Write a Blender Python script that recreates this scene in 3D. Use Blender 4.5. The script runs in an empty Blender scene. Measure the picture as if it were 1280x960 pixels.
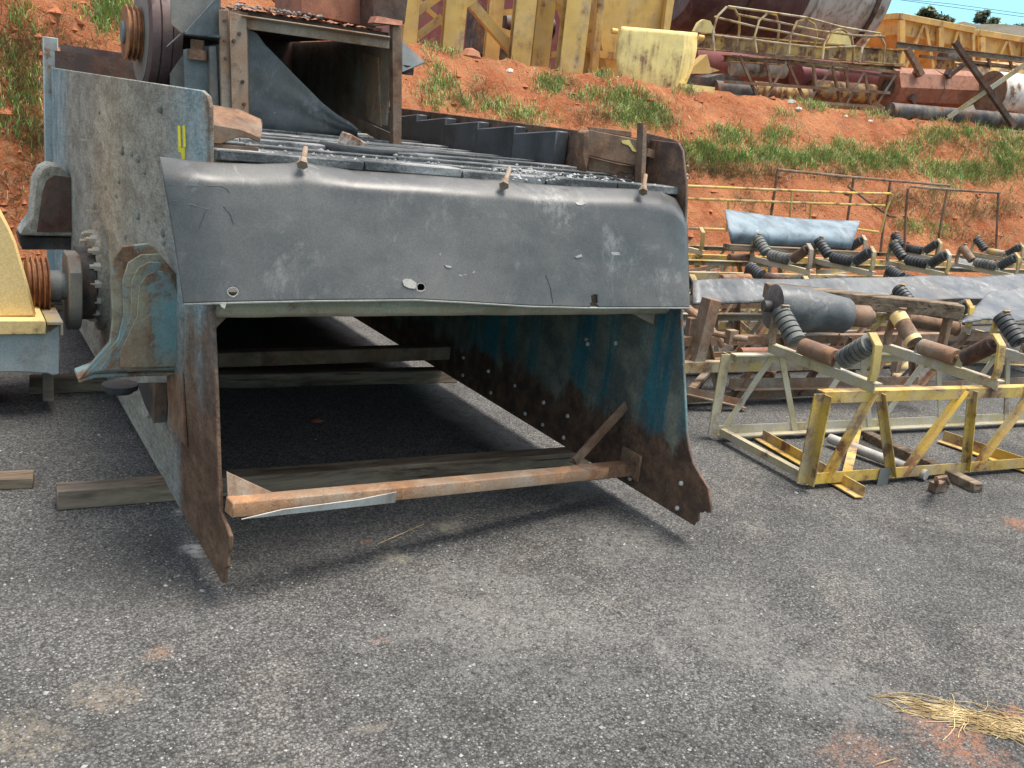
import bpy, bmesh, math, random
from mathutils import Vector, Matrix, noise as mnoise
random.seed(7)
SC = bpy.context.scene
COL = SC.collection

# ------------------------------------------------------------------ camera, sky, sun, exposure
EYE = 1.7
FPX = 1200.0
CAM_R = Matrix(((0.858, 0.044, -0.511), (-0.502, 0.280, -0.818), (0.107, 0.959, 0.262)))
def _ortho():
    v = Vector((-736.0, 410.0, -FPX)).normalized()
    z = Vector((1, -0.1117, 0)).cross(v).normalized()
    x = v.cross(z)
    return Matrix((x, v, z))
CAM_R = _ortho()
cam_d = bpy.data.cameras.new('camera')
cam_d.sensor_width = 36.0
cam_d.lens = FPX / 1280 * 36.0
cam_d.clip_start = 0.05
cam_d.clip_end = 3000
cam = bpy.data.objects.new('camera', cam_d)
cam.matrix_world = Matrix.Translation((0, 0, EYE)) @ CAM_R.to_4x4()
COL.objects.link(cam)
SC.camera = cam

SUN_EL, SUN_AZ = math.radians(73), math.radians(-22)      # azimuth measured from +X, counter-clockwise
sdir = Vector((math.cos(SUN_EL) * math.cos(SUN_AZ), math.cos(SUN_EL) * math.sin(SUN_AZ), math.sin(SUN_EL)))
w = bpy.data.worlds.new('World'); SC.world = w; w.use_nodes = True
nt = w.node_tree
bg = nt.nodes['Background']
sky = nt.nodes.new('ShaderNodeTexSky'); sky.sky_type = 'NISHITA'; sky.sun_disc = False
sky.sun_elevation = SUN_EL; sky.sun_rotation = math.pi / 2 - SUN_AZ
sky.air_density = 1.0; sky.dust_density = 0.4; sky.ozone_density = 2.0
hs = nt.nodes.new('ShaderNodeHueSaturation'); hs.inputs['Saturation'].default_value = 0.36; hs.inputs['Hue'].default_value = 0.5
tint = nt.nodes.new('ShaderNodeVectorMath'); tint.operation = 'MULTIPLY'; tint.inputs[1].default_value = (1.0, 0.985, 0.965)
nt.links.new(sky.outputs[0], hs.inputs['Color']); nt.links.new(hs.outputs[0], tint.inputs[0]); wtc = nt.nodes.new('ShaderNodeTexCoord'); wsep = nt.nodes.new('ShaderNodeSeparateXYZ'); wmr = nt.nodes.new('ShaderNodeMapRange'); wmr.interpolation_type = 'SMOOTHSTEP'
wmr.inputs[1].default_value = 0.205; wmr.inputs[2].default_value = 0.27; wmr.inputs[3].default_value = 1.0; wmr.inputs[4].default_value = 0.0
wmx = nt.nodes.new('ShaderNodeMix'); wmx.data_type = 'RGBA'; wmx.blend_type = 'MULTIPLY'; wmx.inputs[7].default_value = (0.30, 0.60, 0.68, 1)
nt.links.new(wtc.outputs['Generated'], wsep.inputs[0]); nt.links.new(wsep.outputs[2], wmr.inputs[0]); nt.links.new(wmr.outputs[0], wmx.inputs[0]); nt.links.new(tint.outputs[0], wmx.inputs[6])   # bluer clear air low over the horizon, thin white haze overhead
nt.links.new(wmx.outputs[2], bg.inputs[0]); bg.inputs[1].default_value = 0.135
sun_d = bpy.data.lights.new('sun', 'SUN'); sun_d.energy = 2.8; sun_d.angle = math.radians(30); sun_d.color = (1, 0.92, 0.82)
sun = bpy.data.objects.new('sun', sun_d); COL.objects.link(sun)
sun.rotation_euler = sdir.to_track_quat('Z', 'Y').to_euler()
SC.view_settings.view_transform = 'Standard'
SC.view_settings.look = 'None'
SC.view_settings.exposure = 1.3
SC.view_settings.gamma = 1.0
SC.view_settings.use_curve_mapping = False

# ------------------------------------------------------------------ measuring helpers: where a photographed point lies in the yard
def ray(px, py): return CAM_R @ Vector((px - 640, -(py - 480), -FPX)).normalized()
def gz(px, py, z=0.0):
    d = ray(px, py); return Vector((0, 0, EYE)) + d * ((z - EYE) / d.z)
def gx(px, py, x):
    d = ray(px, py); return Vector((0, 0, EYE)) + d * (x / d.x)
def gy(px, py, y):
    d = ray(px, py); return Vector((0, 0, EYE)) + d * (y / d.y)

# ------------------------------------------------------------------ materials
class NM:
    def __init__(s, name, rough=0.8, spec=0.4):
        s.m = bpy.data.materials.new(name); s.m.use_nodes = True
        s.t = s.m.node_tree; s.b = s.t.nodes['Principled BSDF']
        s.b.inputs['Roughness'].default_value = rough
        s.b.inputs['Specular IOR Level'].default_value = spec
        tc = s.t.nodes.new('ShaderNodeTexCoord'); oi = s.t.nodes.new('ShaderNodeObjectInfo')
        s.raw = tc.outputs['Object']
        mu = s.math('MULTIPLY', oi.outputs['Random'], 31.0)
        va = s.t.nodes.new('ShaderNodeVectorMath'); va.operation = 'ADD'
        s.t.links.new(s.raw, va.inputs[0]); s.t.links.new(mu, va.inputs[1])
        s.co = va.outputs[0]
    def put(s, sock, v):
        if isinstance(v, (int, float)): sock.default_value = v
        elif isinstance(v, (tuple, list)): sock.default_value = tuple(v) + ((1,) if len(v) == 3 and sock.type == 'RGBA' else ())
        else: s.t.links.new(v, sock)
    def math(s, op, a, b=0.0, c=None, clamp=False):
        n = s.t.nodes.new('ShaderNodeMath'); n.operation = op; n.use_clamp = clamp
        s.put(n.inputs[0], a); s.put(n.inputs[1], b)
        if c is not None: s.put(n.inputs[2], c)
        return n.outputs[0]
    def vec(s, stretch, co=None):
        n = s.t.nodes.new('ShaderNodeMapping'); s.put(n.inputs[0], co or s.co); n.inputs['Scale'].default_value = stretch
        return n.outputs[0]
    def noise(s, scale, detail=4, rough=0.55, stretch=None, co=None, dist=0.0):
        n = s.t.nodes.new('ShaderNodeTexNoise')
        s.put(n.inputs['Vector'], s.vec(stretch, co) if stretch else (co or s.co))
        n.inputs['Scale'].default_value = scale; n.inputs['Detail'].default_value = detail
        n.inputs['Roughness'].default_value = rough; n.inputs['Distortion'].default_value = dist
        return n.outputs[0]
    def voro(s, scale, out='Distance', feature='F1', co=None):
        n = s.t.nodes.new('ShaderNodeTexVoronoi'); n.feature = feature
        s.put(n.inputs['Vector'], co or s.co); n.inputs['Scale'].default_value = scale
        return n.outputs[out]
    def ramp(s, v, a, b, lo=0.0, hi=1.0):
        n = s.t.nodes.new('ShaderNodeMapRange'); n.interpolation_type = 'SMOOTHSTEP'
        s.put(n.inputs[0], v); n.inputs[1].default_value = a; n.inputs[2].default_value = b
        n.inputs[3].default_value = lo; n.inputs[4].default_value = hi
        return n.outputs[0]
    def mix(s, f, a, b):
        n = s.t.nodes.new('ShaderNodeMix'); n.data_type = 'RGBA'
        s.put(n.inputs[0], f); s.put(n.inputs[6], a); s.put(n.inputs[7], b)
        return n.outputs[2]
    def mul(s, c, f):
        n = s.t.nodes.new('ShaderNodeVectorMath'); n.operation = 'SCALE'
        s.put(n.inputs[0], c); s.put(n.inputs['Scale'], f); return n.outputs[0]
    def sep(s, co=None):
        n = s.t.nodes.new('ShaderNodeSeparateXYZ'); s.put(n.inputs[0], co or s.raw); return n.outputs
    def spot(s, x, y, r, soft=0.5, sx=1.0, sy=1.0):
        o = s.sep()
        dx = s.math('MULTIPLY', s.math('SUBTRACT', o[0], x), sx); dy = s.math('MULTIPLY', s.math('SUBTRACT', o[1], y), sy)
        d = s.math('SQRT', s.math('ADD', s.math('MULTIPLY', dx, dx), s.math('MULTIPLY', dy, dy)))
        d = s.math('ADD', d, s.math('MULTIPLY', s.math('SUBTRACT', s.noise(5, 8, 0.72, dist=0.6), 0.5), r * 3.2))
        return s.ramp(d, r * (1 - soft), r, 1.0, 0.0)
    def out(s, col, rough=None, bump=None, dist=0.004, strength=1.0):
        s.put(s.b.inputs['Base Color'], col)
        if rough is not None: s.put(s.b.inputs['Roughness'], rough)
        if bump is not None:
            n = s.t.nodes.new('ShaderNodeBump'); s.put(n.inputs['Height'], bump)
            n.inputs['Distance'].default_value = dist; n.inputs['Strength'].default_value = strength
            s.t.links.new(n.outputs[0], s.b.inputs['Normal'])
        return s.m

def sc3(c, f): return tuple(min(1, x * f) for x in c)
RUST_D, RUST_L = (0.07, 0.034, 0.02), (0.22, 0.095, 0.042)
DUST = (0.30, 0.275, 0.225)
def worn(name, paint, rust=0.35, scale=4.0, dust=0.25, rd=RUST_D, rl=RUST_L, dustc=DUST, rough=0.62, streak=0.4, spec=0.35):
    n = NM(name, rough, spec)
    base = n.mix(n.ramp(n.noise(1.7, 3), 0.3, 0.7), sc3(paint, 0.78), sc3(paint, 1.12))
    st = n.noise(7, 5, 0.6, (1, 1, 0.1))
    v = n.math('ADD', n.math('MULTIPLY', n.noise(scale, 9, 0.68), 1 - streak), n.math('MULTIPLY', st, streak))
    th = 0.5 + (0.5 - rust) * 0.36
    mk = n.ramp(v, th - 0.025, th + 0.03)
    halo = n.ramp(v, th - 0.10, th, 0, 0.45)
    rc = n.mix(n.ramp(n.noise(13, 7, 0.7), 0.35, 0.68), rd, rl)
    rc = n.mix(n.ramp(n.noise(2.2, 3), 0.4, 0.75, 0, 0.55), rc, sc3(rl, 1.25))
    c = n.mix(halo, base, sc3(rl, 0.8)); c = n.mix(mk, c, rc)
    dm = n.math('MULTIPLY', n.ramp(n.math('ADD', n.math('MULTIPLY', n.noise(3.1, 8, 0.7), 0.7), n.math('MULTIPLY', st, 0.3)), 0.42, 0.68), dust * 1.6, clamp=True)
    c = n.mix(dm, c, dustc)
    c = n.mul(c, n.ramp(n.noise(120, 3, 0.7), 0.25, 0.75, 0.84, 1.14))
    bump = n.math('ADD', n.math('MULTIPLY', n.noise(60, 5, 0.7), n.ramp(mk, 0, 1, 0.12, 0.55)), n.math('MULTIPLY', mk, 0.35))
    return n.out(c, n.ramp(mk, 0, 1, rough, 0.9), bump, 0.003)

M = {}
M['rust'] = worn('rusted_steel', (0.14, 0.08, 0.055), 0.72, 5, 0.28, rd=(0.09, 0.048, 0.03), rl=(0.23, 0.125, 0.072))
M['sheave'] = worn('orange_rust_sheave', (0.25, 0.11, 0.05), 0.6, 3, 0.15, rd=(0.13, 0.05, 0.025), rl=(0.38, 0.16, 0.06))
M['rust_orange'] = worn('orange_rusted_steel', (0.26, 0.16, 0.10), 0.5, 4, 0.45, rd=(0.13, 0.062, 0.034), rl=(0.34, 0.185, 0.095))
M['rust_dark'] = worn('dark_rusted_steel', (0.06, 0.04, 0.035), 0.6, 3, 0.15, rd=(0.035, 0.02, 0.016), rl=(0.11, 0.052, 0.034))
M['rust_red'] = worn('red_rusted_steel', (0.25, 0.10, 0.06), 0.5, 2.2, 0.12, rd=(0.13, 0.05, 0.03), rl=(0.34, 0.15, 0.09))
M['rust_tan'] = worn('tan_dusty_rusted_steel', (0.2, 0.13, 0.085), 0.55, 5, 0.6, rd=(0.12, 0.068, 0.042), rl=(0.29, 0.165, 0.095))
M['yellow'] = worn('worn_yellow_paint', (0.60, 0.395, 0.075), 0.38, 6, 0.55, dustc=(0.44, 0.36, 0.24))
M['yellow_dull'] = worn('dull_dusty_yellow_paint', (0.42, 0.31, 0.10), 0.42, 5, 0.9, dustc=(0.38, 0.345, 0.27))
M['yellow_far'] = worn('sun_faded_yellow_paint', (0.60, 0.38, 0.105), 0.24, 2.5, 0.3, rl=(0.3, 0.15, 0.06), dustc=(0.52, 0.42, 0.27))
M['yellow_pale'] = worn('pale_yellow_paint', (0.78, 0.62, 0.24), 0.22, 2.2, 0.15, rd=(0.12, 0.07, 0.04))
M['yellow_cover'] = worn('clean_yellow_cover_paint', (0.74, 0.53, 0.22), 0.12, 7, 0.2, dustc=(0.6, 0.52, 0.36))
M['yellow_rusty'] = worn('rusty_yellow_girder_paint', (0.5, 0.33, 0.1), 0.48, 4, 0.3)
M['yellow_white'] = worn('whitened_yellow_paint', (0.46, 0.40, 0.24), 0.25, 5, 0.85, dustc=(0.45, 0.43, 0.37))
M['grey_paint'] = worn('chalky_grey_blue_paint', (0.30, 0.34, 0.34), 0.15, 6, 0.6, dustc=(0.40, 0.41, 0.40))
M['steel_blue'] = worn('dusty_blue_grey_steel', (0.085, 0.105, 0.115), 0.22, 3, 0.4, dustc=(0.24, 0.25, 0.235))
M['machine_blue'] = worn('weathered_light_blue_paint', (0.15, 0.26, 0.275), 0.52, 7, 0.95, rl=(0.23, 0.135, 0.085), dustc=(0.27, 0.255, 0.185))
M['maroon'] = worn('dark_maroon_tank_steel', (0.075, 0.04, 0.042), 0.3, 1.5, 0.14, rd=(0.05, 0.03, 0.03), rl=(0.12, 0.07, 0.06), streak=0.7)
M['tank_grey'] = worn('whitewashed_tank_steel', (0.46, 0.45, 0.42), 0.32, 1.6, 0.4, rd=(0.12, 0.09, 0.07), rl=(0.26, 0.19, 0.14), streak=0.6)
M['maroon_red'] = worn('faded_maroon_paint', (0.22, 0.06, 0.06), 0.2, 3, 0.2)
M['white_paint'] = worn('stained_white_paint', (0.6, 0.58, 0.52), 0.3, 3, 0.3)
M['dark_steel'] = worn('black_oily_steel', (0.03, 0.03, 0.032), 0.3, 4, 0.25)
M['grey_cast'] = worn('grey_cast_metal', (0.15, 0.15, 0.145), 0.2, 6, 0.4)
M['dust_tan'] = worn('dust_caked_steel', (0.30, 0.26, 0.18), 0.25, 5, 0.8, dustc=(0.36, 0.33, 0.25))
M['crust'] = worn('cement_crust', (0.42, 0.40, 0.34), 0.08, 8, 0.6, dustc=(0.5, 0.48, 0.42))
M['post_blue'] = worn('pale_blue_post_paint', (0.34, 0.43, 0.46), 0.25, 6, 0.6)
M['rust_mid'] = worn('brown_rusted_roll', (0.2, 0.11, 0.07), 0.5, 5, 0.35, rd=(0.12, 0.055, 0.03), rl=(0.34, 0.17, 0.085))
M['cable'] = worn('dark_wire', (0.08, 0.09, 0.1), 0.1)

def rubber(name, base, dustc, amount, rough=0.5, scratches=True, scale=2.2, bumpd=0.004, chalk=0.0):
    n = NM(name, rough, 0.5)
    a = n.ramp(n.noise(scale, 7, 0.62, dist=0.4), 0.33, 0.7)
    b = n.ramp(n.noise(scale * 7, 6, 0.7), 0.4, 0.7)
    c = n.mix(n.math('MULTIPLY', a, amount), base, dustc)
    c = n.mix(n.math('MULTIPLY', b, amount * 0.22), c, sc3(dustc, 1.25))
    if scratches:
        s1 = n.ramp(n.noise(11, 2, 0.4, (1.0, 1, 0.16), dist=1.2), 0.70, 0.74, 0, 0.5)
        s2 = n.ramp(n.noise(17, 3, 0.5, (0.6, 1, 0.9), dist=0.8), 0.735, 0.76, 0, 0.6)
        c = n.mix(s1, c, sc3(dustc, 1.5)); c = n.mix(s2, c, (0.42, 0.42, 0.38))
    if chalk:
        ck = n.math('MULTIPLY', n.ramp(n.noise(2.6, 9, 0.78, dist=0.7), 0.50, 0.68), n.ramp(n.noise(26, 6, 0.75, (1, 1, 0.5)), 0.40, 0.62))
        c = n.mix(n.math('MULTIPLY', ck, chalk), c, (0.36, 0.355, 0.335))
        bn = n.ramp(n.noise(1.1, 6, 0.7), 0.52, 0.66, 0, 0.35); c = n.mix(bn, c, (0.15, 0.125, 0.095))
    c = n.mul(c, n.ramp(n.noise(160, 2, 0.7), 0.2, 0.8, 0.8, 1.2))
    return n.out(c, n.ramp(a, 0, 1, rough - 0.08, rough + 0.2), n.math('ADD', n.noise(9, 5, 0.6), n.math('MULTIPLY', n.noise(90, 3), 0.15)), bumpd)
M['skirt'] = rubber('dusty_black_conveyor_rubber', (0.058, 0.058, 0.057), (0.118, 0.116, 0.111), 1.0, 0.43, True, 1.4, 0.0006, 0.42)
M['rubber'] = rubber('black_rubber', (0.025, 0.029, 0.033), (0.10, 0.105, 0.11), 0.6, 0.5, False)
M['curtain'] = rubber('grey_black_rubber_curtain', (0.04, 0.046, 0.05), (0.13, 0.137, 0.138), 0.85, 0.5, True, 2.8, 0.004, 0.4)
M['belt'] = rubber('chalky_grey_belt', (0.05, 0.055, 0.06), (0.17, 0.178, 0.18), 0.8, 0.5, True, 3.5, 0.004, 1.0)
M['belt_blue'] = rubber('blue_grey_belt', (0.075, 0.11, 0.135), (0.20, 0.26, 0.30), 0.95, 0.5, True, 4.5, 0.004, 0.7)
M['disc_rubber'] = rubber('dusty_rubber_disc', (0.05, 0.055, 0.055), (0.2, 0.205, 0.185), 0.9, 0.7, False, 6)
M['disc_black'] = rubber('black_rubber_disc', (0.025, 0.027, 0.03), (0.1, 0.105, 0.105), 0.6, 0.6, False, 6)
M['torn'] = rubber('frayed_pale_rubber', (0.24, 0.235, 0.21), (0.42, 0.41, 0.37), 0.7, 0.8, False, 9)

def m_deck():
    n = NM('dusted_deck_rubber', 0.75, 0.3)
    a = n.ramp(n.noise(4.5, 8, 0.7, (0.5, 1.2, 1)), 0.44, 0.66)
    c = n.mix(n.math('MULTIPLY', a, 0.85), (0.055, 0.06, 0.062), (0.34, 0.345, 0.34))
    c = n.mul(c, n.ramp(n.noise(110, 3, 0.7), 0.2, 0.8, 0.7, 1.3))
    return n.out(c, 0.85, n.noise(70, 5, 0.7), 0.004)
M['deck'] = m_deck()

def m_wood():
    n = NM('weathered_timber', 0.85, 0.2)
    g = n.noise(9, 8, 0.7, (0.18, 1.6, 1.6), dist=0.5)
    c = n.mix(n.ramp(g, 0.32, 0.68), (0.065, 0.043, 0.028), (0.27, 0.205, 0.145))
    c = n.mix(n.ramp(n.noise(2.3, 5), 0.45, 0.7, 0, 0.5), c, (0.22, 0.19, 0.155))
    cr = n.ramp(n.noise(22, 3, 0.5, (0.06, 1.5, 1.5)), 0.62, 0.68)
    c = n.mix(n.math('MULTIPLY', cr, 0.7), c, (0.03, 0.022, 0.016))
    return n.out(c, 0.9, n.math('SUBTRACT', g, n.math('MULTIPLY', cr, 0.6)), 0.006)
M['wood'] = m_wood()

def m_asphalt():
    n = NM('rolled_asphalt', 0.9, 0.25)
    big = n.ramp(n.noise(0.75, 5, 0.6), 0.33, 0.68)
    mid = n.ramp(n.noise(3.2, 6, 0.65), 0.35, 0.7)
    c = n.mix(big, (0.074, 0.073, 0.071), (0.130, 0.128, 0.123))
    c = n.mix(n.math('MULTIPLY', mid, 0.55), c, (0.148, 0.146, 0.139))
    dusty = n.math('MULTIPLY', n.ramp(n.noise(0.9, 7, 0.68, dist=0.8), 0.50, 0.66), n.ramp(n.noise(14, 6, 0.75), 0.36, 0.62))
    c = n.mix(n.math('MULTIPLY', dusty, 0.6), c, (0.215, 0.20, 0.175))
    dark = n.ramp(n.noise(1.6, 6, 0.7, dist=0.5), 0.56, 0.68)
    c = n.mix(n.math('MULTIPLY', dark, 0.45), c, (0.058, 0.056, 0.054))
    v = n.t.nodes.new('ShaderNodeTexVoronoi'); v.inputs['Scale'].default_value = 105
    n.put(v.inputs['Vector'], n.co)
    grey = n.sep(v.outputs['Color'])
    chip = n.ramp(grey[0], 0.0, 1.0, 0.70, 1.30)
    edge = n.ramp(v.outputs['Distance'], 0.35, 0.75, 1.0, 0.5)
    c = n.mul(n.mul(c, chip), edge)
    lightchip = n.math('MULTIPLY', n.ramp(grey[1], 0.89, 0.93), n.ramp(v.outputs['Distance'], 0.28, 0.45, 1, 0))
    c = n.mix(n.math('MULTIPLY', n.math('MULTIPLY', lightchip, n.ramp(n.noise(2.2, 4), 0.35, 0.65, 0.35, 1)), 0.7), c, (0.30, 0.292, 0.275))
    v2 = n.t.nodes.new('ShaderNodeTexVoronoi'); v2.inputs['Scale'].default_value = 240
    n.put(v2.inputs['Vector'], n.co); g2 = n.sep(v2.outputs['Color'])
    c = n.mul(c, n.ramp(g2[0], 0, 1, 0.72, 1.28))
    # wavy pale band by the right plate; then dust, soil, stains and painted shade
    o = n.sep()
    wav = n.math('MULTIPLY', n.math('SUBTRACT', n.noise(2.5, 5), 0.5), 0.22)
    dd = n.math('ABSOLUTE', n.math('ADD', n.math('SUBTRACT', o[0], 2.66), wav))
    dm = n.math('MULTIPLY', n.ramp(dd, 0.02, 0.17, 1, 0), n.ramp(o[1], 3.3, 4.0))
    dm = n.math('MULTIPLY', dm, n.ramp(n.noise(16, 5, 0.7), 0.3, 0.6, 0.5, 1))
    c = n.mix(n.math('MULTIPLY', dm, 0.85), c, (0.34, 0.335, 0.32))
    for (x, y, r, col, k, sx, sy) in STAINS_AND_SHADE:
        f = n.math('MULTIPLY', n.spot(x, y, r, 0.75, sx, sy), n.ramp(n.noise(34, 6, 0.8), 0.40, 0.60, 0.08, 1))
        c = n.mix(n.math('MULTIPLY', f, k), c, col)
    # scuffed tyre sweeps at the near left
    sw = n.noise(5, 4, 0.6, (0.35, 2.6, 1), co=n.raw)
    swm = n.math('MULTIPLY', n.ramp(sw, 0.56, 0.66), n.spot(0.75, 1.75, 0.55, 0.8))
    c = n.mix(n.math('MULTIPLY', swm, 0.5), c, (0.27, 0.235, 0.185))
    h = n.math('ADD', n.math('MULTIPLY', n.math('SUBTRACT', 1.0, v.outputs['Distance']), grey[2]), n.math('MULTIPLY', n.noise(30, 4), 0.8))
    return n.out(c, 0.92, h, 0.008)
def pt(px, py): p = gz(px, py); return p.x, p.y
RED = (0.30, 0.125, 0.062)
STAINS_AND_SHADE = [(*pt(1275, 655), 0.13, RED, 0.85, 1, 1), (*pt(1265, 905), 0.12, (0.42, 0.17, 0.07), 0.95, 1, 1), (*pt(1190, 925), 0.22, RED, 0.6, 1, 1),
          (*pt(1090, 945), 0.22, (0.22, 0.12, 0.08), 0.6, 1, 1), (*pt(475, 800), 0.035, (0.3, 0.14, 0.08), 0.9, 1, 1), (*pt(495, 695), 0.09, (0.28, 0.26, 0.2), 0.75, 1, 1),
          (*pt(565, 660), 0.09, (0.28, 0.26, 0.2), 0.65, 1, 1), (*pt(240, 685), 0.09, (0.5, 0.49, 0.46), 0.95, 1.6, 1), (*pt(225, 640), 0.05, (0.45, 0.44, 0.42), 0.8, 1.6, 1),
          (*pt(130, 870), 0.12, (0.24, 0.2, 0.15), 0.6, 1, 1), (*pt(460, 677), 0.035, (0.25, 0.13, 0.08), 0.7, 1, 1), (*pt(200, 815), 0.06, (0.24, 0.15, 0.1), 0.6, 1, 1),
          (*pt(20, 925), 0.16, (0.22, 0.19, 0.14), 0.5, 1, 1), (*pt(900, 780), 0.4, (0.20, 0.195, 0.18), 0.5, 1, 1), (*pt(620, 780), 0.55, (0.20, 0.198, 0.188), 0.5, 1, 1), (*pt(780, 680), 0.3, (0.20, 0.198, 0.188), 0.5, 1, 1), (*pt(1060, 870), 0.3, (0.20, 0.198, 0.188), 0.5, 1, 1), (*pt(150, 720), 0.5, (0.055, 0.054, 0.053), 0.6, 1, 1), (*pt(1100, 700), 0.4, (0.06, 0.059, 0.057), 0.5, 1, 1)]  # broad pale swath; the dark ellipse left of the screen paints its shadow
M['asphalt'] = m_asphalt()

def m_soil():
    n = NM('red_clay_soil', 0.95, 0.15)
    a = n.noise(1.1, 7, 0.65); b = n.noise(9, 8, 0.7)
    c = n.mix(n.ramp(a, 0.35, 0.68), (0.33, 0.10, 0.04), (0.55, 0.225, 0.10))
    c = n.mix(n.ramp(b, 0.42, 0.72, 0, 0.55), c, (0.50, 0.25, 0.14))
    gl = n.noise(3.2, 6, 0.7, (1.6, 0.35, 0.35), dist=0.5)
    c = n.mix(n.ramp(gl, 0.58, 0.70, 0, 0.7), c, (0.17, 0.05, 0.024))
    c = n.mix(n.ramp(gl, 0.42, 0.30, 0, 0.45), c, (0.52, 0.27, 0.16))
    c = n.mix(n.ramp(n.noise(2.6, 6, 0.7), 0.54, 0.68, 0, 0.65), c, (0.30, 0.20, 0.105))
    c = n.mul(c, n.ramp(n.noise(45, 5, 0.75), 0.25, 0.75, 0.7, 1.25))
    h = n.math('SUBTRACT', n.math('ADD', n.noise(8, 9, 0.75), n.math('MULTIPLY', n.noise(24, 5, 0.7), 0.35)), n.math('MULTIPLY', gl, 0.9))
    return n.out(c, 0.95, h, 0.11)
M['soil'] = m_soil()

def m_vc(name, rough=0.7, trans=0.0, bright=1.0):
    n = NM(name, rough, 0.25)
    at = n.t.nodes.new('ShaderNodeAttribute'); at.attribute_name = 'tone'
    n.put(n.b.inputs['Base Color'], at.outputs['Color'])
    return n.m
M['grass'] = m_vc('grass_blades', 0.6)
M['stone'] = m_vc('stone_chips', 0.85)

def m_plate_outer():     # left plate: cement-grey crust over light blue paint, rust towards the toe (local coords = world - base)
    n = NM('crusted_outer_plate', 0.85, 0.25)
    o = n.sep()
    Y = n.math('ADD', o[1], SB[1]); Z = o[2]
    st = n.noise(7, 6, 0.65, (1, 0.45, 0.14)); nz = n.noise(2.6, 8, 0.7)
    v = n.math('ADD', n.math('MULTIPLY', st, 0.5), n.math('MULTIPLY', nz, 0.5))
    crust = n.mix(n.ramp(n.noise(10, 9, 0.8, (1, 0.30, 0.8)), 0.34, 0.66), (0.24, 0.23, 0.19), (0.46, 0.448, 0.39))
    crust = n.mix(n.ramp(n.noise(25, 4, 0.7, (1, 0.30, 0.8)), 0.62, 0.72, 0, 0.6), crust, (0.11, 0.10, 0.085))
    crust = n.mix(n.ramp(n.noise(9, 5, 0.7, (1, 0.35, 0.25)), 0.60, 0.70, 0, 0.45), crust, (0.54, 0.52, 0.46))
    crust = n.mix(n.ramp(n.noise(40, 5, 0.8, (1, 0.30, 0.9)), 0.55, 0.68, 0, 0.65), crust, (0.14, 0.132, 0.108))
    blue = n.mix(n.ramp(n.noise(8, 5), 0.35, 0.65), (0.20, 0.32, 0.35), (0.42, 0.51, 0.52))
    rustc = n.mix(n.ramp(n.noise(12, 9, 0.75, (1, 0.4, 0.7)), 0.35, 0.68), (0.11, 0.066, 0.043), (0.25, 0.155, 0.10))
    front = n.ramp(n.math('ADD', Y, n.math('MULTIPLY', n.math('SUBTRACT', v, 0.5), 2.2)), 3.55, 4.15, 1, 0)
    back = n.ramp(n.math('ADD', Y, n.math('MULTIPLY', n.math('SUBTRACT', v, 0.5), 1.5)), 7.0, 7.5)
    bm = n.math('MAXIMUM', n.math('MULTIPLY', front, n.ramp(v, 0.42, 0.54)), n.math('MULTIPLY', back, 0.9))
    c = n.mix(bm, crust, blue)
    low = n.ramp(n.math('ADD', Z, n.math('MULTIPLY', n.math('SUBTRACT', v, 0.5), 1.6)), 0.55, 1.05, 1, 0)
    fr2 = n.ramp(n.math('ADD', Y, n.math('MULTIPLY', n.math('SUBTRACT', v, 0.5), 0.9)), 3.5, 3.95, 1, 0)
    c = n.mix(n.math('MULTIPLY', low, fr2), c, rustc)
    edge = n.ramp(n.math('ADD', Y, n.math('MULTIPLY', n.math('SUBTRACT', nz, 0.5), 0.35)), 3.30, 3.42, 1, 0)
    c = n.mix(n.math('MULTIPLY', edge, 0.85), c, rustc)
    dk = n.ramp(n.noise(14, 5, 0.65, (1, 0.4, 0.12)), 0.68, 0.74, 0, 0.5)
    c = n.mix(dk, c, (0.10, 0.072, 0.05))
    c = n.mul(c, n.ramp(n.noise(85, 4, 0.75, (1, 0.3, 1)), 0.25, 0.75, 0.68, 1.28))
    h = n.math('ADD', n.noise(22, 9, 0.8, (1, 0.4, 0.9)), n.math('MULTIPLY', n.noise(75, 4, 0.8, (1, 0.35, 1)), 0.6))
    return n.out(c, 0.92, h, 0.02)
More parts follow.
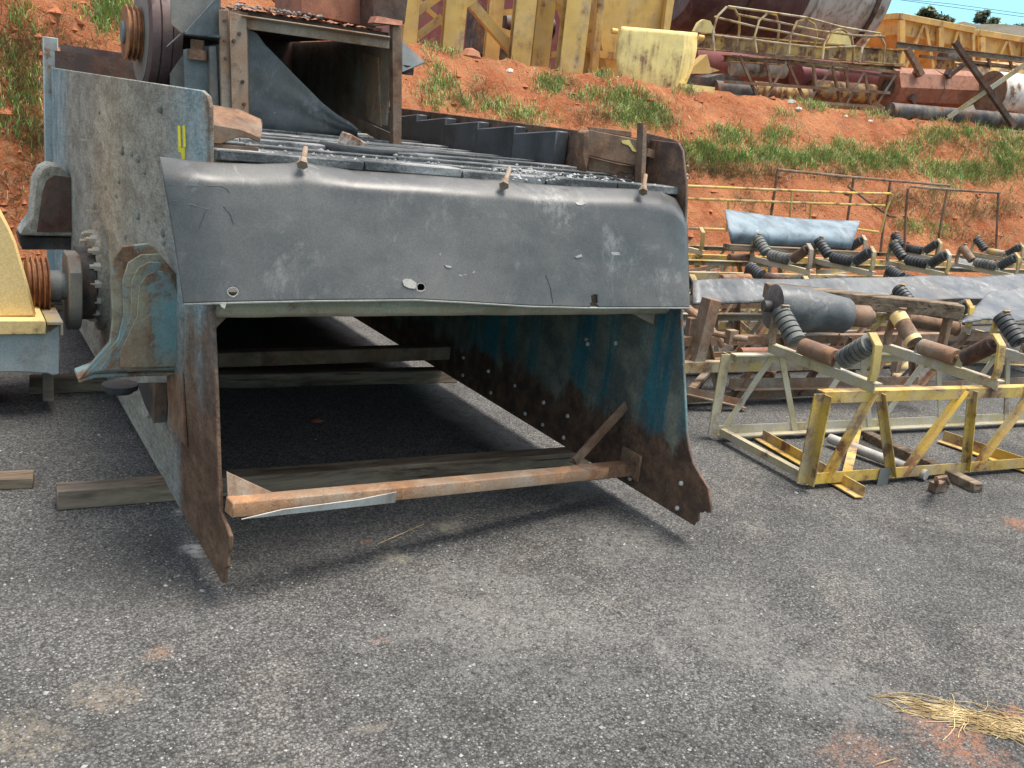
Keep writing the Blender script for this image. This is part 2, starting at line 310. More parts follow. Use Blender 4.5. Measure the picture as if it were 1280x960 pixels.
def m_plate_inner():     # right plate: deep teal paint, grey-brown washed streaks, rust low down and at the toe
    n = NM('teal_inner_plate', 0.6, 0.4)
    o = n.sep(); Y = n.math('ADD', o[1], SB[1]); Z = o[2]
    st = n.noise(5, 6, 0.65, (1, 1, 0.07)); nz = n.noise(3, 9, 0.72)
    v = n.math('ADD', n.math('MULTIPLY', st, 0.45), n.math('MULTIPLY', nz, 0.55))
    teal = n.mix(n.ramp(n.noise(2, 4), 0.35, 0.65), (0.022, 0.10, 0.135), (0.05, 0.19, 0.225))
    wash = n.mix(n.ramp(n.noise(6, 5), 0.35, 0.65), (0.11, 0.105, 0.085), (0.25, 0.23, 0.175))
    c = n.mix(n.ramp(st, 0.42, 0.56, 0, 0.88), teal, wash)
    rustc = n.mix(n.ramp(n.noise(10, 8, 0.7), 0.35, 0.7), (0.065, 0.04, 0.03), (0.19, 0.108, 0.068))
    low = n.ramp(n.math('ADD', n.math('ADD', Z, n.math('MULTIPLY', n.math('SUBTRACT', v, 0.5), 1.0)), n.math('MULTIPLY', n.math('SUBTRACT', Y, 3.0), 0.03)), 0.36, 0.46, 1, 0)
    c = n.mix(low, c, rustc)
    rg = n.ramp(n.math('ADD', n.noise(2.4, 9, 0.72), n.math('MULTIPLY', n.ramp(Y, 3.0, 3.5, 1, 0), 0.08)), 0.645, 0.665)
    c = n.mix(rg, c, rustc)
    c = n.mix(n.ramp(Z, 1.33, 1.42), c, rustc)
    c = n.mul(c, n.ramp(n.noise(70, 4, 0.7), 0.25, 0.75, 0.75, 1.22))
    return n.out(c, 0.65, n.noise(40, 6, 0.7), 0.004)
SB = (1.81, 3.3, 0.0)       # base point of the screen
M['plate_outer'] = m_plate_outer()
M['plate_inner'] = m_plate_inner()

# ------------------------------------------------------------------ mesh building
BASE = {}
class MB:
    def __init__(s, T=None): s.v = []; s.f = []; s.T = T
    def add(s, vs, fs):
        o = len(s.v)
        s.v += [(s.T @ Vector(v)) if s.T else Vector(v) for v in vs]
        s.f += [tuple(i + o for i in f) for f in fs]; return s
    def box(s, c, size, rot=None):
        x, y, z = (k / 2 for k in size); c = Vector(c)
        vs = [Vector((a * x, b * y, d * z)) for a in (-1, 1) for b in (-1, 1) for d in (-1, 1)]
        if rot is not None: vs = [rot @ v for v in vs]
        return s.add([c + v for v in vs], [(0, 1, 3, 2), (4, 6, 7, 5), (0, 4, 5, 1), (2, 3, 7, 6), (0, 2, 6, 4), (1, 5, 7, 3)])
    def prof(s, p0, p1, pts, up=(0, 0, 1)):
        p0, p1 = Vector(p0), Vector(p1); d = (p1 - p0).normalized(); up = Vector(up)
        if abs(d.dot(up)) > 0.98: up = Vector((0, 1, 0)) if abs(d.y) < 0.9 else Vector((1, 0, 0))
        x = d.cross(up).normalized(); y = x.cross(d)
        n = len(pts); vs = [p + x * a + y * b for p in (p0, p1) for a, b in pts]
        fs = [(i, (i + 1) % n, n + (i + 1) % n, n + i) for i in range(n)] + [tuple(range(n))[::-1], tuple(range(n, 2 * n))]
        return s.add(vs, fs)
    def bar(s, p0, p1, w, h, up=(0, 0, 1)): return s.prof(p0, p1, [(-w / 2, -h / 2), (w / 2, -h / 2), (w / 2, h / 2), (-w / 2, h / 2)], up)
    def ang(s, p0, p1, a, t=0.008, up=(0, 0, 1), fx=1, fy=1):
        pts = [(0, 0), (a, 0), (a, t), (t, t), (t, a), (0, a)]
        pts = [(x * fx, y * fy) for x, y in pts]
        if fx * fy < 0: pts = pts[::-1]
        return s.prof(p0, p1, pts, up)
    def chan(s, p0, p1, w, h, t=0.01, up=(0, 0, 1), fx=1):
        pts = [(0, -h / 2), (w, -h / 2), (w, -h / 2 + t), (t, -h / 2 + t), (t, h / 2 - t), (w, h / 2 - t), (w, h / 2), (0, h / 2)]
        pts = [(x * fx, y) for x, y in pts]
        return s.prof(p0, p1, pts if fx > 0 else pts[::-1], up)
    def ibeam(s, p0, p1, w, h, t=0.014, up=(0, 0, 1)):
        a, b = w / 2, h / 2
        return s.prof(p0, p1, [(-a, -b), (a, -b), (a, -b + t), (t / 2, -b + t), (t / 2, b - t), (a, b - t), (a, b), (-a, b), (-a, b - t), (-t / 2, b - t), (-t / 2, -b + t), (-a, -b + t)], up)
    def lathe(s, p0, p1, rings, n=20, cap=True):     # rings: (t along 0..1, radius)
        p0, p1 = Vector(p0), Vector(p1); d = (p1 - p0).normalized()
        x = d.orthogonal().normalized(); y = d.cross(x)
        vs = []; fs = []
        for t, r in rings:
            c = p0.lerp(p1, t)
            vs += [c + (x * math.cos(2 * math.pi * k / n) + y * math.sin(2 * math.pi * k / n)) * r for k in range(n)]
        for i in range(len(rings) - 1):
            for k in range(n): fs.append((i * n + k, i * n + (k + 1) % n, (i + 1) * n + (k + 1) % n, (i + 1) * n + k))
        if cap: fs += [tuple(range(n))[::-1], tuple(range((len(rings) - 1) * n, len(rings) * n))]
        return s.add(vs, fs)
    def tube(s, p0, p1, r, n=14): return s.lathe(p0, p1, [(0, r), (1, r)], n)
    def pipe(s, pts, r, n=8):
        pts = [Vector(p) for p in pts]; vs = []; fs = []; x = None
        for i, p in enumerate(pts):
            d = ((pts[min(i + 1, len(pts) - 1)] - pts[max(i - 1, 0)])).normalized()
            x = d.orthogonal().normalized() if x is None else (x - d * x.dot(d)).normalized()
            y = d.cross(x)
            vs += [p + (x * math.cos(2 * math.pi * k / n) + y * math.sin(2 * math.pi * k / n)) * r for k in range(n)]
        for i in range(len(pts) - 1):
            for k in range(n): fs.append((i * n + k, i * n + (k + 1) % n, (i + 1) * n + (k + 1) % n, (i + 1) * n + k))
        fs += [tuple(range(n))[::-1], tuple(range((len(pts) - 1) * n, len(pts) * n))]
        return s.add(vs, fs)
    def plate(s, pts, off):       # polygon swept by the vector off
        pts = [Vector(p) for p in pts]; off = Vector(off); n = len(pts)
        return s.add(pts + [p + off for p in pts], [(i, (i + 1) % n, n + (i + 1) % n, n + i) for i in range(n)] + [tuple(range(n))[::-1], tuple(range(n, 2 * n))])
    def grid(s, fn, nu, nv, drop=None, thick=None):
        P = [[Vector(fn(i / nu, j / nv)) for i in range(nu + 1)] for j in range(nv + 1)]
        vs = [p for r in P for p in r]; W = nu + 1
        fs = [(j * W + i, j * W + i + 1, (j + 1) * W + i + 1, (j + 1) * W + i) for j in range(nv) for i in range(nu) if not (drop and drop((i + .5) / nu, (j + .5) / nv))]
        return s.add(vs, fs)
    def ball(s, c, r, n=8, sq=(1, 1, 1)):
        c = Vector(c); vs = []; fs = []; m = n // 2
        for j in range(1, m):
            a = math.pi * j / m
            for k in range(n):
                b = 2 * math.pi * k / n
                vs.append(c + Vector((math.sin(a) * math.cos(b) * sq[0], math.sin(a) * math.sin(b) * sq[1], math.cos(a) * sq[2])) * r)
        vs += [c + Vector((0, 0, r * sq[2])), c - Vector((0, 0, r * sq[2]))]; T, B = len(vs) - 2, len(vs) - 1
        for j in range(m - 2):
            for k in range(n): fs.append((j * n + k, (j + 1) * n + k, (j + 1) * n + (k + 1) % n, j * n + (k + 1) % n))
        for k in range(n): fs.append((T, k, (k + 1) % n)); fs.append((B, (m - 2) * n + (k + 1) % n, (m - 2) * n + k))
        return s.add(vs, fs)
    def build(s, name, mat, parent=None, bevel=0.0, solid=0.0, jit=0.0, sharp=32, label=None):
        b = BASE.get(parent.name, Vector()) if parent else Vector()
        me = bpy.data.meshes.new(name)
        me.from_pydata([v - b for v in s.v], [], s.f)
        bm = bmesh.new(); bm.from_mesh(me)
        bmesh.ops.recalc_face_normals(bm, faces=bm.faces)
        if jit:
            for v in bm.verts: v.co += mnoise.noise_vector(v.co * 3.0) * jit
        bm.to_mesh(me); bm.free()
        me.materials.append(M[mat] if isinstance(mat, str) else mat)
        me.shade_smooth(); me.set_sharp_from_angle(angle=math.radians(sharp))
        o = bpy.data.objects.new(name, me); COL.objects.link(o)
        if parent: o.parent = parent; BASE[o.name] = b
        if solid:
            md = o.modifiers.new('solid', 'SOLIDIFY'); md.thickness = solid; md.offset = 0
        if bevel:
            md = o.modifiers.new('bevel', 'BEVEL'); md.width = bevel; md.segments = 1; md.limit_method = 'ANGLE'; md.angle_limit = math.radians(40)
        if label: o['label'] = label
        return o
def tag(o, label, cat, group=None, kind=None):
    if label: o['label'] = label
    if cat: o['category'] = cat
    if group: o['group'] = group
    if kind: o['kind'] = kind
    return o
def thing(name, label, cat, loc, group=None):
    o = bpy.data.objects.new(name, None); COL.objects.link(o); o.empty_display_size = 0.2
    o.location = loc; BASE[o.name] = Vector(loc)
    return tag(o, label, cat, group)
def lerp(a, b, t): return a + (b - a) * t
def interp(x, pts):
    if x <= pts[0][0]: return pts[0][1]
    for (x0, y0), (x1, y1) in zip(pts, pts[1:]):
        if x <= x1: return lerp(y0, y1, (x - x0) / (x1 - x0))
    return pts[-1][1]

# ------------------------------------------------------------------ the setting: asphalt yard, red bank with a terrace, far hill
mb = MB(); mb.add([(-150, -80, 0), (200, -80, 0), (200, 40, 0), (-150, 40, 0)], [(0, 1, 2, 3)])
tag(mb.build('asphalt_yard', 'asphalt'), None, None, None, 'structure')

FOOT = [(-60, 8.6), (-12, 8.9), (0, 9.25), (4, 9.75), (9, 9.8), (13, 9.5), (16, 9.2), (22, 8), (35, 4.5), (120, -20)]
CREST = [(-60, 13.0), (-12, 12.6), (0, 11.9), (3, 12.3), (5.8, 13.1), (8, 13.3), (10.5, 12.9), (14.7, 12.2), (17.8, 11.3), (25, 9.4), (40, 5), (120, -16)]
ZT = 2.55
def crest_z(x): return interp(x, [(-60, 3.4), (0, 3.3), (3, 2.95), (5.8, ZT), (200, ZT)])
def bank_z(x, y, rough=True):
    f, c = interp(x, FOOT), interp(x, CREST)
    t = (y - f) / (c - f)
    if t <= 0: return -0.05
    s = min(t, 1.0); z = crest_z(x) * (s * 1.06 - 0.06 * s * s if s < 1 else 1.0)
    z = crest_z(x) * (1 - (1 - s) ** 1.18)
    if rough:
        k = 1.0 if t < 1 else max(0.25, 1 - (t - 1) * 2)
        z += k * min(1, t * 6) * (0.16 * mnoise.noise(Vector((x * 0.7, y * 0.7, 3))) + 0.09 * mnoise.noise(Vector((x * 1.9, y * 1.9, 9))) + 0.055 * mnoise.noise(Vector((x * 4.5, y * 3.5, 1))) + 0.035 * mnoise.noise(Vector((x * 10, y * 9, 5))) - 0.13 * max(0.0, mnoise.noise(Vector((x * 2.6 + y * .3, y * 0.5, 21))) - 0.12))
    return z
def bank_mesh():
    mb = MB(); xs = [-60, -40, -25, -15, -8, -5]
    x = -4.0
    while x < 27: xs.append(x); x += 0.11
    xs += [28, 30, 33, 37, 42, 50, 65, 90, 120]
    ts = [k / 46 for k in range(-1, 58)]
    vs = []; fs = []
    for x in xs:
        f, c = interp(x, FOOT), interp(x, CREST)
        for t in ts: y = f + (c - f) * t; vs.append((x, y, bank_z(x, y)))
        for far in (20, 60, 160, 400): vs.append((x * (1 + far / 60), f + (c - f) * ts[-1] + far, crest_z(x)))
    W = len(ts) + 4
    for i in range(len(xs) - 1):
        for j in range(W - 1): fs.append((i * W + j, (i + 1) * W + j, (i + 1) * W + j + 1, i * W + j + 1))
    mb.add(vs, fs); return mb
tag(bank_mesh().build('red_earth_bank', 'soil', sharp=70), None, None, None, 'structure')
def on_bank(px, py):
    d = ray(px, py); p = Vector((0, 0, EYE)); t = 6.0
    while t < 40:
        q = p + d * t
        if q.y > interp(q.x, FOOT) - 0.2 and q.z <= bank_z(q.x, q.y): return q
        t += 0.05
    return None

# ------------------------------------------------------------------ the vibrating screen
scr = thing('vibrating_screen', 'huge open-fronted vibrating screen of crusted plates with a black rubber sheet across its front', 'screening machine', SB)
XL, XR, PT = 0.8, 2.82, 0.014
prof_front = [(3.45, 1.69), (3.37, 1.675), (3.335, 1.64), (3.315, 1.458), (3.247, 1.0), (3.16, 0.70), (3.10, 0.446), (3.055, 0.318), (2.975, 0.298), (2.928, 0.285), (2.932, 0.235), (2.955, 0.205), (2.946, 0.165), (2.972, 0.15), (2.985, 0.085), (3.01, 0.075)]
tail = [(8.1, 0.09), (8.1, 1.72)]
pL = [(XL, y, z) for y, z in prof_front + tail]
mb = MB().plate(pL, (PT, 0, 0)); lp = mb.build('side_plate', 'plate_outer', scr, bevel=0.003, label='outer left side plate crusted with grey cement dust')
pf = [(3.45, 1.69), (3.37, 1.69), (3.335, 1.66), (3.271, 1.505), (3.178, 0.957), (3.024, 0.468), (2.99, 0.40), (2.951, 0.345), (2.86, 0.29), (2.835, 0.275), (2.80, 0.20), (2.797, 0.178), (2.82, 0.168), (2.835, 0.172), (2.85, 0.155), (2.868, 0.15), (2.862, 0.11), (2.88, 0.095), (2.885, 0.08)]
mb = MB().plate([(XR, y, z) for y, z in pf + [(8.1, 0.09), (8.1, 1.72)]], (PT, 0, 0)); rp = mb.build('side_plate', 'plate_inner', scr, bevel=0.003, label='right side plate in deep teal paint with a rusty toe')
mb = MB().box((1.81, 8.0, 0.98), (1.985, 0.02, 1.72)); mb.build('end_wall', 'rust_dark', scr)
mb = MB().bar((0.80, 8.13, 0.1), (0.80, 8.13, 1.93), 0.10, 0.05); mb.build('corner_post', 'post_blue', scr, bevel=0.004)
mb = MB().plate([(0.86, 8.06, 1.72), (2.5, 8.06, 1.66), (2.5, 8.06, 1.86), (0.86, 8.06, 1.89)], (0, 0.012, 0)); mb.build('flashing', 'maroon', scr)
# deck and its rubber-clad rows
MB().box((1.81, 5.72, 1.405), (1.985, 4.50, 0.07)).build('deck_light_block', 'dark_steel', scr)  # solid slab added to block light and keep the interior dark
mb = MB(); r = random.Random(3); y = 3.5; k = 0
while y < 7.9:
    x = 0.84 - r.uniform(0, 0.5); zt = 1.468 + 0.012 * (k % 3) + r.uniform(-.003, .003)
    while x < 2.74:
        L = 0.61; a, b = max(x, 0.84), min(x + L, 2.76)
        if b - a > 0.05: mb.box(((a + b) / 2, y, zt + r.uniform(-.004, .004)), (b - a - 0.006, 0.07 + 0.02 * (k % 2), 0.042))
        x += L
    y += 0.115; k += 1
mb.build('screen_deck', 'deck', scr, bevel=0.004, jit=0.004)
mb = MB(); x = 0.83
for L in (0.52, 0.40, 0.38, 0.36, 0.34):
    mb.box((x + L / 2, 3.375, 1.488 + r.uniform(-.004, .004)), (L - 0.006, 0.105, 0.034)); x += L
mb.build('deck_lip', 'deck', scr, bevel=0.004)
MB().box((1.82, 3.40, 1.445), (1.98, 0.05, 0.045)).build('lip_batten', 'rust_tan', scr, bevel=0.003)
for k in range(9):       # rubber liner blocks along the right side, each tilted so the row steps
    y0 = 4.22 + k * 0.42; ln = MB()
    ln.plate([(2.735, y0, 1.49), (2.735, y0, 1.682), (2.735, y0 + 0.435, 1.640), (2.735, y0 + 0.435, 1.49)], (0.075, 0, 0))
    ln.build('liner_block', 'rubber', scr, bevel=0.006)
# front beam under the sheet, cross members
mb = MB()
mb.grid(lambda u, v: (lerp(0.816, 2.818, u), 3.30 + 0.05 * math.cos(v * 2 * math.pi), 0.985 + 0.045 * math.sin(v * 2 * math.pi) + 0.003 * mnoise.noise(Vector((u * 14, v * 5, 2)))), 60, 12)
mb.build('hollow_beam', 'dust_tan', scr)
MB().bar((0.815, 5.33, 0.235), (2.815, 5.33, 0.235), 0.09, 0.085).build('cross_member', 'rust', scr, bevel=0.004)
MB().bar((0.815, 7.2, 1.30), (2.815, 7.2, 1.30), 0.12, 0.10).build('cross_member', 'rust', scr, bevel=0.004)
MB().bar((0.815, 4.4, 1.28), (2.815, 4.4, 1.28), 0.12, 0.12).build('cross_member', 'rust_dark', scr, bevel=0.004)
A, B = Vector((0.818, 3.01, 0.348)), Vector((2.62, 3.315, 0.195))
mb = MB(); mb.prof(A, B, [(-0.03, -0.028), (0.03, -0.028), (0.034, 0.0), (0.03, 0.026), (-0.03, 0.03)])
cb = mb.build('cross_bar', 'rust_orange', scr, bevel=0.004, jit=0.006)
d = (B - A).normalized()
MB().plate([A.lerp(B, .02) + Vector((0, -0.034, -0.030)), A.lerp(B, .36) + Vector((0, -0.034, -0.030)), A.lerp(B, .36) + Vector((0, -0.040, 0.015)), A.lerp(B, .27) + Vector((0, -0.040, 0.000)), A.lerp(B, .10) + Vector((0, -0.048, -0.004))], (0, 0.006, 0)).build('peeled_edge', 'tank_grey', cb)
MB().bar(B - d * 0.16, Vector((2.80, 3.345, 0.18)), 0.062, 0.062).build('sleeve', 'rust', cb, bevel=0.004)
MB().box((2.812, 3.36, 0.195), (0.012, 0.15, 0.13)).build('mount_plate', 'rust_tan', scr, bevel=0.003)
MB().ang((2.80, 3.42, 0.45), (2.50, 3.36, 0.215), 0.05, 0.008).build('corner_brace', 'rust', scr)
MB().plate([(0.82, 3.06, 0.46), (0.82, 3.03, 0.36), (1.00, 3.06, 0.355)], (0, 0.008, 0)).build('corner_gusset', 'rust_tan', scr)
MB().plate([(0.82, 3.34, 0.955), (0.90, 3.34, 0.955), (0.82, 3.34, 0.87)], (0, 0.008, 0)).build('corner_gusset', 'rust_tan', scr)
MB().plate([(2.81, 3.34, 0.955), (2.62, 3.34, 0.955), (2.81, 3.34, 0.88)], (0, 0.008, 0)).build('corner_gusset', 'rust_tan', scr)
for px, py in [(580, 447), (611, 464), (644, 482), (680, 503), (710, 520), (752, 545), (579, 469), (614, 491), (657, 517), (679, 531), (705, 547), (730, 562), (788, 598), (852, 604), (847, 635), (770, 429), (733, 424), (735, 430)]:
    c = gx(px, py, XR)
    MB().lathe(c + Vector((0.002, 0, 0)), c - Vector((0.012, 0, 0)), [(0, .012), (.7, .011), (1, .006)], 8).build('bolt_or_lit_hole', 'tank_grey' if py < 440 else 'white_paint', scr)  # pale heads stand in for daylight showing through holes in the plate
r = random.Random(11)
for px, py, s in [(154, 189, .02), (166, 193, .015), (174, 199, .017), (119, 259, .018), (113, 219, .014), (124, 233, .015), (133, 236, .013), (146, 245, .014), (174, 268, .02), (205, 290, .016), (206, 302, .014), (158, 297, .017), (150, 225, .013), (100, 160, .012), (182, 215, .013), (202, 135, .02), (125, 140, .012), (190, 500, .02), (187, 520, .016), (205, 510, .016)]:
    c = gx(px, py, XL); MB().ball(c, s * 0.95, 10, (1.0, 1, 1.2)).build('bolt_or_lit_hole', 'plate_outer', scr, jit=0.010, sharp=80)
for px, py in [(118, 176), (124, 264)]:
    c = gx(px, py, XL); MB().bar(c, c + Vector((-0.07, 0, 0)), 0.012, 0.012).build('dowel', 'crust', scr)
# yellow paint strokes on the left plate
YM = worn('bright_yellow_spray_paint', (0.75, 0.68, 0.02), 0.12, 20, 0.1)
mb = MB()
for q in ([(222, 157), (225, 157), (226, 184), (223, 184)], [(228, 157), (231, 157), (232, 184), (229, 184)], [(222.5, 184), (231, 185), (231, 199), (227, 199), (226.5, 191), (222.5, 190)]):
    MB().plate([gx(px, py, XL - 0.003) for px, py in q], (0.002, 0, 0)).build('paint_mark', YM, scr)
# doubler and spring bracket on the left plate
MB().plate([gx(px, py, XL - 0.012) for px, py in [(226, 466), (232, 558), (211, 531), (208, 470)]], (0.011, 0, 0)).build('doubler_plate', 'rust', scr, bevel=0.003)
YB = 3.80
def BR(pts, y=YB): return [gy(px, py, y) for px, py in pts]
brk = MB().plate(BR([(222, 345), (226, 464), (118, 467), (98, 476), (137, 429), (141, 395), (138, 352), (142, 322), (152, 308), (186, 304), (193, 309)]), (0, 0.02, 0))
brk.plate(BR([(98, 476), (118, 468), (226, 465), (227, 469), (119, 473), (99, 480)]), (0, 0.14, 0.01))
brk.plate(BR([(98, 476), (137, 429), (141, 395), (138, 352), (142, 322), (146, 322), (142, 352), (146, 396), (142, 431), (106, 474)], YB + 0.021), (0.03, 0.12, 0))
bracket = brk.build('spring_bracket', 'machine_blue', scr, bevel=0.004)
for k, q in enumerate(([(222, 352), (225, 462), (119, 465), (108, 468), (147, 424), (154, 395), (153, 350), (160, 328), (176, 318), (200, 317)],
                       [(222, 358), (224, 460), (124, 463), (151, 424), (163, 395), (164, 352), (172, 335), (186, 327), (208, 328)],
                       [(222, 366), (223, 458), (150, 460), (150, 440), (171, 395), (174, 356), (184, 343), (196, 338), (214, 341)])):
    MB().plate(BR(q, YB - 0.001 - 0.007 * (k + 1)), (0, 0.006, 0)).build('stiffener', 'machine_blue', bracket, bevel=0.005)
c = gy(150, 480, YB + 0.2); MB().lathe(c, c + Vector((0, 0, -0.05)), [(0, .07), (.4, .07), (.4, .05), (.7, .05)], 18).build('spring_seat', 'dark_steel', bracket)
MB().plate([gx(186, 478, XL - 0.004), gx(210, 478, XL - 0.004), gx(208, 528, XL - 0.004), gx(196, 505, XL - 0.004)], (-0.05, 0, 0)).build('under_rib', 'dark_steel', bracket)
# drive shaft with sheave, counterweight and a bolted flange on the left plate
YS, ZS = 5.55, 0.60
ds = MB().tube((0.42, YS, ZS), (0.80, YS, ZS), 0.05, 20).build('drive_shaft', 'grey_cast', scr)
rings = [(0, .12), (.02, .152)]
for k in range(4): rings += [(.05 + k * .235, .155), (.10 + k * .235, .128), (.19 + k * .235, .128), (.24 + k * .235, .155)]
rings += [(1, .15)]
MB().lathe((0.41, YS, ZS), (0.515, YS, ZS), rings, 32).build('sheave', 'sheave', ds, sharp=25)
MB().lathe((0.515, YS, ZS), (0.60, YS, ZS), [(0, .085), (.68, .085), (.68, .072), (1, .072)], 24).build('hub', 'steel_blue', ds)
cw = []
for k in range(25):
    a = math.radians(180 + k * 7.5); cw.append((0.60, YS + 0.155 * math.cos(a), ZS - 0.06 + 0.175 * math.sin(a)))
cw += [(0.60, YS + 0.155, ZS + 0.10), (0.60, YS + 0.09, ZS + 0.18), (0.60, YS - 0.09, ZS + 0.18), (0.60, YS - 0.155, ZS + 0.10)]
MB().plate(cw, (0.065, 0, 0)).build('counterweight', 'grey_cast', ds, bevel=0.006)
fl = MB().lathe((0.80, YS + 0.15, ZS + 0.03), (0.745, YS + 0.15, ZS + 0.03), [(0, .30), (.5, .30), (.5, .26), (1, .24)], 36).build('bearing_flange', 'plate_outer', scr, jit=0.006)
for k in range(16):
    a = 2 * math.pi * k / 16; c = Vector((0.745, YS + 0.15 + 0.235 * math.cos(a), ZS + 0.03 + 0.235 * math.sin(a)))
    MB().lathe(c + Vector((0.02, 0, 0)), c - Vector((0.035, 0, 0)), [(0, .024), (.6, .024), (.6, .014), (1, .013)], 6).build('bolt_or_lit_hole', 'crust', fl)
MB().tube((0.66, YS + .1, ZS), (0.742, YS + .1, ZS), 0.20, 24).build('dark_gap_drum', 'dark_steel', fl)  # dark drum put in to paint the black gap behind the shaft
# hooded bearing housing behind it
YH = 7.0
def HB(pts, y=YH): return [gy(px, py, y) for px, py in pts]
hood = MB().plate(HB([(24, 294), (40, 272), (44, 226), (52, 211), (62, 206), (76, 208), (88, 222), (92, 296)]), (0, 0.30, 0)).build('bearing_hood', 'plate_outer', scr, bevel=0.01)
MB().plate(HB([(46, 290), (53, 240), (58, 226), (68, 219), (88, 222), (90, 290)], YH - 0.006), (0, 0.005, 0)).build('hood_dark_hollow', 'rust_dark', hood)  # dark sheet paints the shaded hollow of the open hood
MB().plate(HB([(24, 297), (94, 297), (94, 312), (28, 312)], YH + 0.05), (0, 0.3, 0)).build('hood_base', 'dark_steel', hood)

# rubber sheet hung over the front
top = [(200, 198), (262, 205), (320, 207), (360, 206), (376, 203), (392, 207), (440, 215), (520, 220), (600, 226), (630, 227), (660, 231), (720, 235), (800, 238), (825, 241), (843, 249), (853, 262), (858, 285)]
bot = [(230, 379), (300, 377), (400, 375), (520, 374), (580, 377), (660, 382), (740, 384), (861, 384)]
mid_left = [(0, 200), (.18, 206), (.42, 214), (.7, 222), (1, 230)]
def skirt(u, v):
    xt = lerp(200, 859, u); 
    xl, xr = interp(v, mid_left), lerp(858, 861, v)
    x = lerp(xl, xr, u)
    yt = interp(lerp(200, 858, u), top); yb = interp(lerp(230, 861, u), bot)
    yy = lerp(yt, yb, v)
    Y = lerp(3.225, 3.125, v)
    if v < 0.16: Y += 0.085 * (1 - v / 0.16) ** 2
    Y += 0.007 * math.sin(u * 9 + 1) * v + 0.006 * mnoise.noise(Vector((u * 5, v * 1.6, 0))) + 0.0012 * mnoise.noise(Vector((u * 16, v * 7, 4)))
    if u < 0.10: Y += 0.05 * ((0.10 - u) / 0.10) ** 2
    return gy(x, yy, Y)
holes = [(291, 364.5, 6.0, 5.2), (526, 359, 5.0, 4.6), (742, 375, 4.6, 7.0), (741, 383, 4.5, 5)]
NU, NV = 330, 96
def s_px(u, v):
    x = lerp(interp(v, mid_left), lerp(858, 861, v), u); return x, lerp(interp(lerp(200, 858, u), top), interp(lerp(230, 861, u), bot), v)
def s_drop(u, v):
    x, y = s_px(u, v); return any(((x - a) / c) ** 2 + ((y - b) / e) ** 2 < 1 for a, b, c, e in holes)
sk = MB().grid(skirt, NU, NV, s_drop).build('rubber_sheet', 'skirt', scr, solid=0.012, sharp=60)
def sheet_pt(px, py, off=0.014):
    for _ in range(1):
        u = (px - 200) / 659.0; yt = interp(px, top); yb = interp(px, bot); v = (py - yt) / (yb - yt)
        xl = interp(v, mid_left); u = (px - xl) / (lerp(858, 861, v) - xl)
        u = min(max(u, 0), 1); yt = interp(lerp(200, 858, u), top); yb = interp(lerp(230, 861, u), bot); v = (py - yt) / (yb - yt)
    return gy(px, py, skirt(u, v).y - off - 0.006)
mb = MB()
for a, b, cx, cy in holes[:2]:
    ring = [sheet_pt(a + math.cos(t) * cx * 1.2, b + math.sin(t) * cy * 1.2, .004) for t in [k * math.pi / 12 for k in range(24)]]
    inn = [sheet_pt(a + math.cos(t) * cx * 1.02, b + math.sin(t) * cy * 1.02, .004) for t in [k * math.pi / 12 for k in range(24)]]
    MB().add(ring + inn, [(k, (k + 1) % 24, 24 + (k + 1) % 24, 24 + k) for k in range(24)]).build('frayed_rim', 'torn', sk)
mb.plate([sheet_pt(px, py, .004) for px, py in [(503, 351), (507, 348.5), (514, 349), (521, 354), (519, 361), (511, 360), (505, 357)]], (0, 0.002, 0))
mb.build('frayed_patch', 'torn', sk)
mb = MB()
for q in ([(556, 331), (559, 332), (565, 333), (563, 335), (558, 334)], [(719, 253), (727, 251.5), (733, 254), (727, 256.5), (722, 256)], [(719, 321), (727, 318), (728, 321), (721, 322.5)], [(275, 380), (283, 379), (281, 386), (277, 384)]):
    MB().plate([sheet_pt(px, py, .003) for px, py in q], (0, 0.002, 0)).build('scuff_mark', 'torn', sk)
mb = MB()
for q in ([(211, 231), (240, 233), (262, 232), (276, 232), (284, 236), (287, 241)], [(217, 251), (240, 256), (261, 262)], [(279, 258), (288, 268), (292, 281)], [(257, 264), (253, 274), (249, 284)], [(682, 344), (688, 360), (691, 379)]):
    MB().pipe([sheet_pt(px, py, -0.0008) for px, py in q], 0.0022, 5).build('crease', 'rubber', sk)
MB().pipe([Vector(skirt(k / 90, 0.999)) + Vector((0, -.003, -.003)) for k in range(91)], 0.0045, 6).build('worn_edge', 'torn', sk)
for px, py, lean in [(378, 203, 4), (630, 229, 7), (804, 237, 3)]:
    p = gy(px, py + 2, 3.215); q = gy(px + lean, py - 18, 3.29)
    pn = MB().lathe(p, q, [(0, .010), (1, .009)], 8).build('pin', 'rust_orange', scr)
    MB().lathe(p - Vector((0, 0, .004)), p + (q - p) * 0.3, [(0, .020), (.3, .020), (.3, .016), (1, .014)], 6).build('washer', 'rust_tan', pn)
